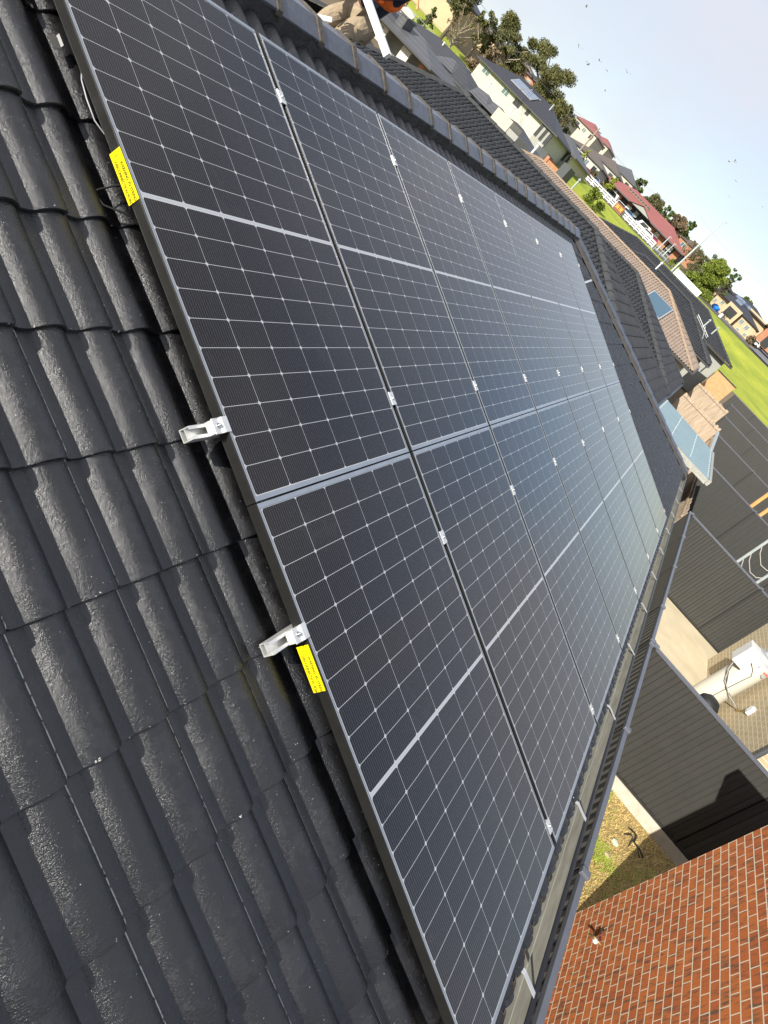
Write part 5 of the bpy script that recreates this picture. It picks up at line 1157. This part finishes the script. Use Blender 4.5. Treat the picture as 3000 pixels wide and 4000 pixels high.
# ------------------------------------------------------------ crouching worker beyond the ridge
M['khaki'] = mat('khaki_work_trousers', (0.30, 0.235, 0.155), 0.9, var=.18, vs=9, bump=.9, bs=14)
M['navy'] = mat('navy_shirt', (0.012, 0.018, 0.04), 0.9, bump=.7, bs=16)
M['hivis'] = mat('orange_high_visibility', (0.85, 0.16, 0.02), 0.8, var=.08, vs=9, bump=.6, bs=14)
M['skin'] = mat('skin', (0.45, 0.27, 0.19), 0.6)
M['hair'] = mat('dark_hair', (0.03, 0.02, 0.015), 0.7)
def skin(name, nodes, edges, m, par, sub=2):
    me = bpy.data.meshes.new(name); me.from_pydata([n[0] for n in nodes], edges, []); me.materials.append(m); o = bpy.data.objects.new(name, me); C.objects.link(o)
    o.modifiers.new('skin', 'SKIN'); 
    if not me.skin_vertices: 
        bm = bmesh.new(); bm.from_mesh(me); bm.verts.layers.skin.verify(); bm.to_mesh(me); bm.free()
    for i, n in enumerate(nodes):
        rr_ = n[1] if isinstance(n[1], tuple) else (n[1], n[1]); me.skin_vertices[0].data[i].radius = rr_
    me.skin_vertices[0].data[0].use_root = True
    s_ = o.modifiers.new('sub', 'SUBSURF'); s_.levels = sub; s_.render_levels = sub
    o.parent = par; o.matrix_parent_inverse = wm(par).inverted(); return o
PX, PY = 4.95, 4.2; zr_ = lambda y: capZ - .08 - (y - yR) * .414
WK = empty('person', (PX, PY, zr_(PY)), 'person crouching beyond the ridge in khaki trousers, navy shirt and orange vest', 'person')
pel = Vector((5.22, 4.2, .885)); hpL, hpR = pel + Vector((.01, .10, -.02)), pel + Vector((-.02, -.10, -.02))
knL, knR = Vector((4.92, 4.30, .69)), Vector((4.96, 4.10, .66)); akL, akR = Vector((5.02, 4.42, zr_(4.42) + .12)), Vector((5.10, 4.05, zr_(4.05) + .12))
toL, toR = akL + Vector((-.20, -.03, -.06)), akR + Vector((-.20, -.02, -.06))
chest = pel + Vector((-.04, -.13, .40)); neck = chest + Vector((-.06, -.02, .18)); head = neck + Vector((-.05, 0, .14))
shL, shR = chest + Vector((-.04, .19, .06)), chest + Vector((-.04, -.19, .06)); elL, elR = Vector((4.82, 4.46, 1.16)), Vector((4.88, 3.98, 1.14)); haL, haR = Vector((4.68, 4.30, .98)), Vector((4.70, 4.12, .96))
body = skin('body', [(pel, .11), (chest, .12), (neck, .06), (head + Vector((0, 0, -.03)), .085), (head + Vector((-.01, 0, .07)), .09), (shL, .07), (elL, .048), (haL, .032), (shR, .07), (elR, .048), (haR, .032), (hpL, .08), (knL, .055), (akL, .045), (toL, .035), (hpR, .08), (knR, .055), (akR, .045), (toR, .035)],
    [(0, 1), (1, 2), (2, 3), (3, 4), (1, 5), (5, 6), (6, 7), (1, 8), (8, 9), (9, 10), (0, 11), (11, 12), (12, 13), (13, 14), (0, 15), (15, 16), (16, 17), (17, 18)], M['skin'], WK)
skin('trousers', [(pel + Vector((.02, 0, .02)), (.15, .14)), (hpL, .125), ((hpL + knL) / 2, .115), (knL, .09), ((knL + akL) / 2, .07), (akL, .065), (hpR, .125), ((hpR + knR) / 2, .115), (knR, .09), ((knR + akR) / 2, .07), (akR, .065)],
    [(0, 1), (1, 2), (2, 3), (3, 4), (4, 5), (0, 6), (6, 7), (7, 8), (8, 9), (9, 10)], M['khaki'], WK)
skin('shirt', [(chest, .14), (pel + Vector((0, -.02, .06)), .150), (neck + Vector((0, 0, -.05)), .085), (shL, .09), (elL, .065), ((elL * .2 + haL * .8), .042), (shR, .09), (elR, .065), ((elR * .2 + haR * .8), .042)], [(0, 1), (0, 2), (0, 3), (3, 4), (4, 5), (0, 6), (6, 7), (7, 8)], M['navy'], WK)
skin('vest', [(chest + Vector((0, 0, .02)), .235), (pel + Vector((-.01, -.05, .19)), .215), (chest + Vector((-.03, .14, .08)), .13), (chest + Vector((-.03, -.14, .08)), .13)], [(0, 1), (0, 2), (0, 3)], M['hivis'], WK)
skin('hair', [(head + Vector((.02, 0, .06)), .095), (head + Vector((0, 0, .11)), .085)], [(0, 1)], M['hair'], WK)
m = MB(); kd = (akR - knR).normalized(); m.obox(knR + kd * .02 + Vector((-.02, -.062, .0)), (1, 0, -.2), (0, 1, 0), (0, 0, 1), .06, .012, .022); m.build('knee_strap', M['ink'], WK, W=True, bevel=.01)
m = MB(); md = (hpR + knR) / 2; m.obox(md + Vector((-.0, -.088, .01)), (knR - hpR).normalized(), (0, 1, 0), (0, 0, 1), .11, .008, .009); m.build('pocket_trim', M['ink'], WK, W=True, bevel=.004)
for (e_, h_) in ((elL, haL), (elR, haR)):
    d_ = (h_ - e_).normalized(); s_ = d_.cross(Vector((0, 0, 1))).normalized(); u_ = s_.cross(d_); nodes = [(h_, (.042, .022)), (h_ + d_ * .06, (.042, .020))]; ed_ = [(0, 1)]
    for k, (off, ln) in enumerate(((-.03, .055), (-.010, .066), (.010, .062), (.030, .048))):
        b0 = h_ + d_ * .075 + s_ * off; nodes += [(b0, .010), (b0 + d_ * ln * .6 - u_ * .012, .009), (b0 + d_ * ln - u_ * .036, .008)]; q_ = len(nodes) - 3; ed_ += [(1, q_), (q_, q_ + 1), (q_ + 1, q_ + 2)]
    b0 = h_ + d_ * .02 + s_ * .045; nodes += [(b0, .011), (b0 + d_ * .035 + s_ * .018 - u_ * .01, .010), (b0 + d_ * .06 + s_ * .012 - u_ * .025, .009)]; q_ = len(nodes) - 3; ed_ += [(0, q_), (q_, q_ + 1), (q_ + 1, q_ + 2)]
    skin('glove', nodes, ed_, M['teal'], WK, 1)
for a_ in (akL, akR): skin('boot', [(a_ + Vector((.02, 0, .03)), .058), (a_ + Vector((.03, 0, -.05)), .05), (a_ + Vector((-.12, 0, -.07)), .045), (a_ + Vector((-.20, 0, -.08)), .04)], [(0, 1), (1, 2), (2, 3)], M['darkbark'], WK)
# white square tube and white rail beside him
e_ = Vector((4.40, 3.20, .87)); b_ = Vector((3.74, 3.20, 1.07)); dd = (b_ - e_)
m = MB(); m.beam(e_, e_ + Vector((0, .92, .38)) * 2.0, .060, .060); tag(m.build('square_tube', M['white'], bevel=.004), 'white square tube standing out beyond the ridge in front of the worker', 'tube')
m = MB(); m.beam(EP(6.6, 37.5, -3.98), EP(6.6, 36.0, -3.15), .04, .035); tag(m.build('white_rail', M['white'], bevel=.004), 'short white rail lying behind the worker at the ridge', 'rail')
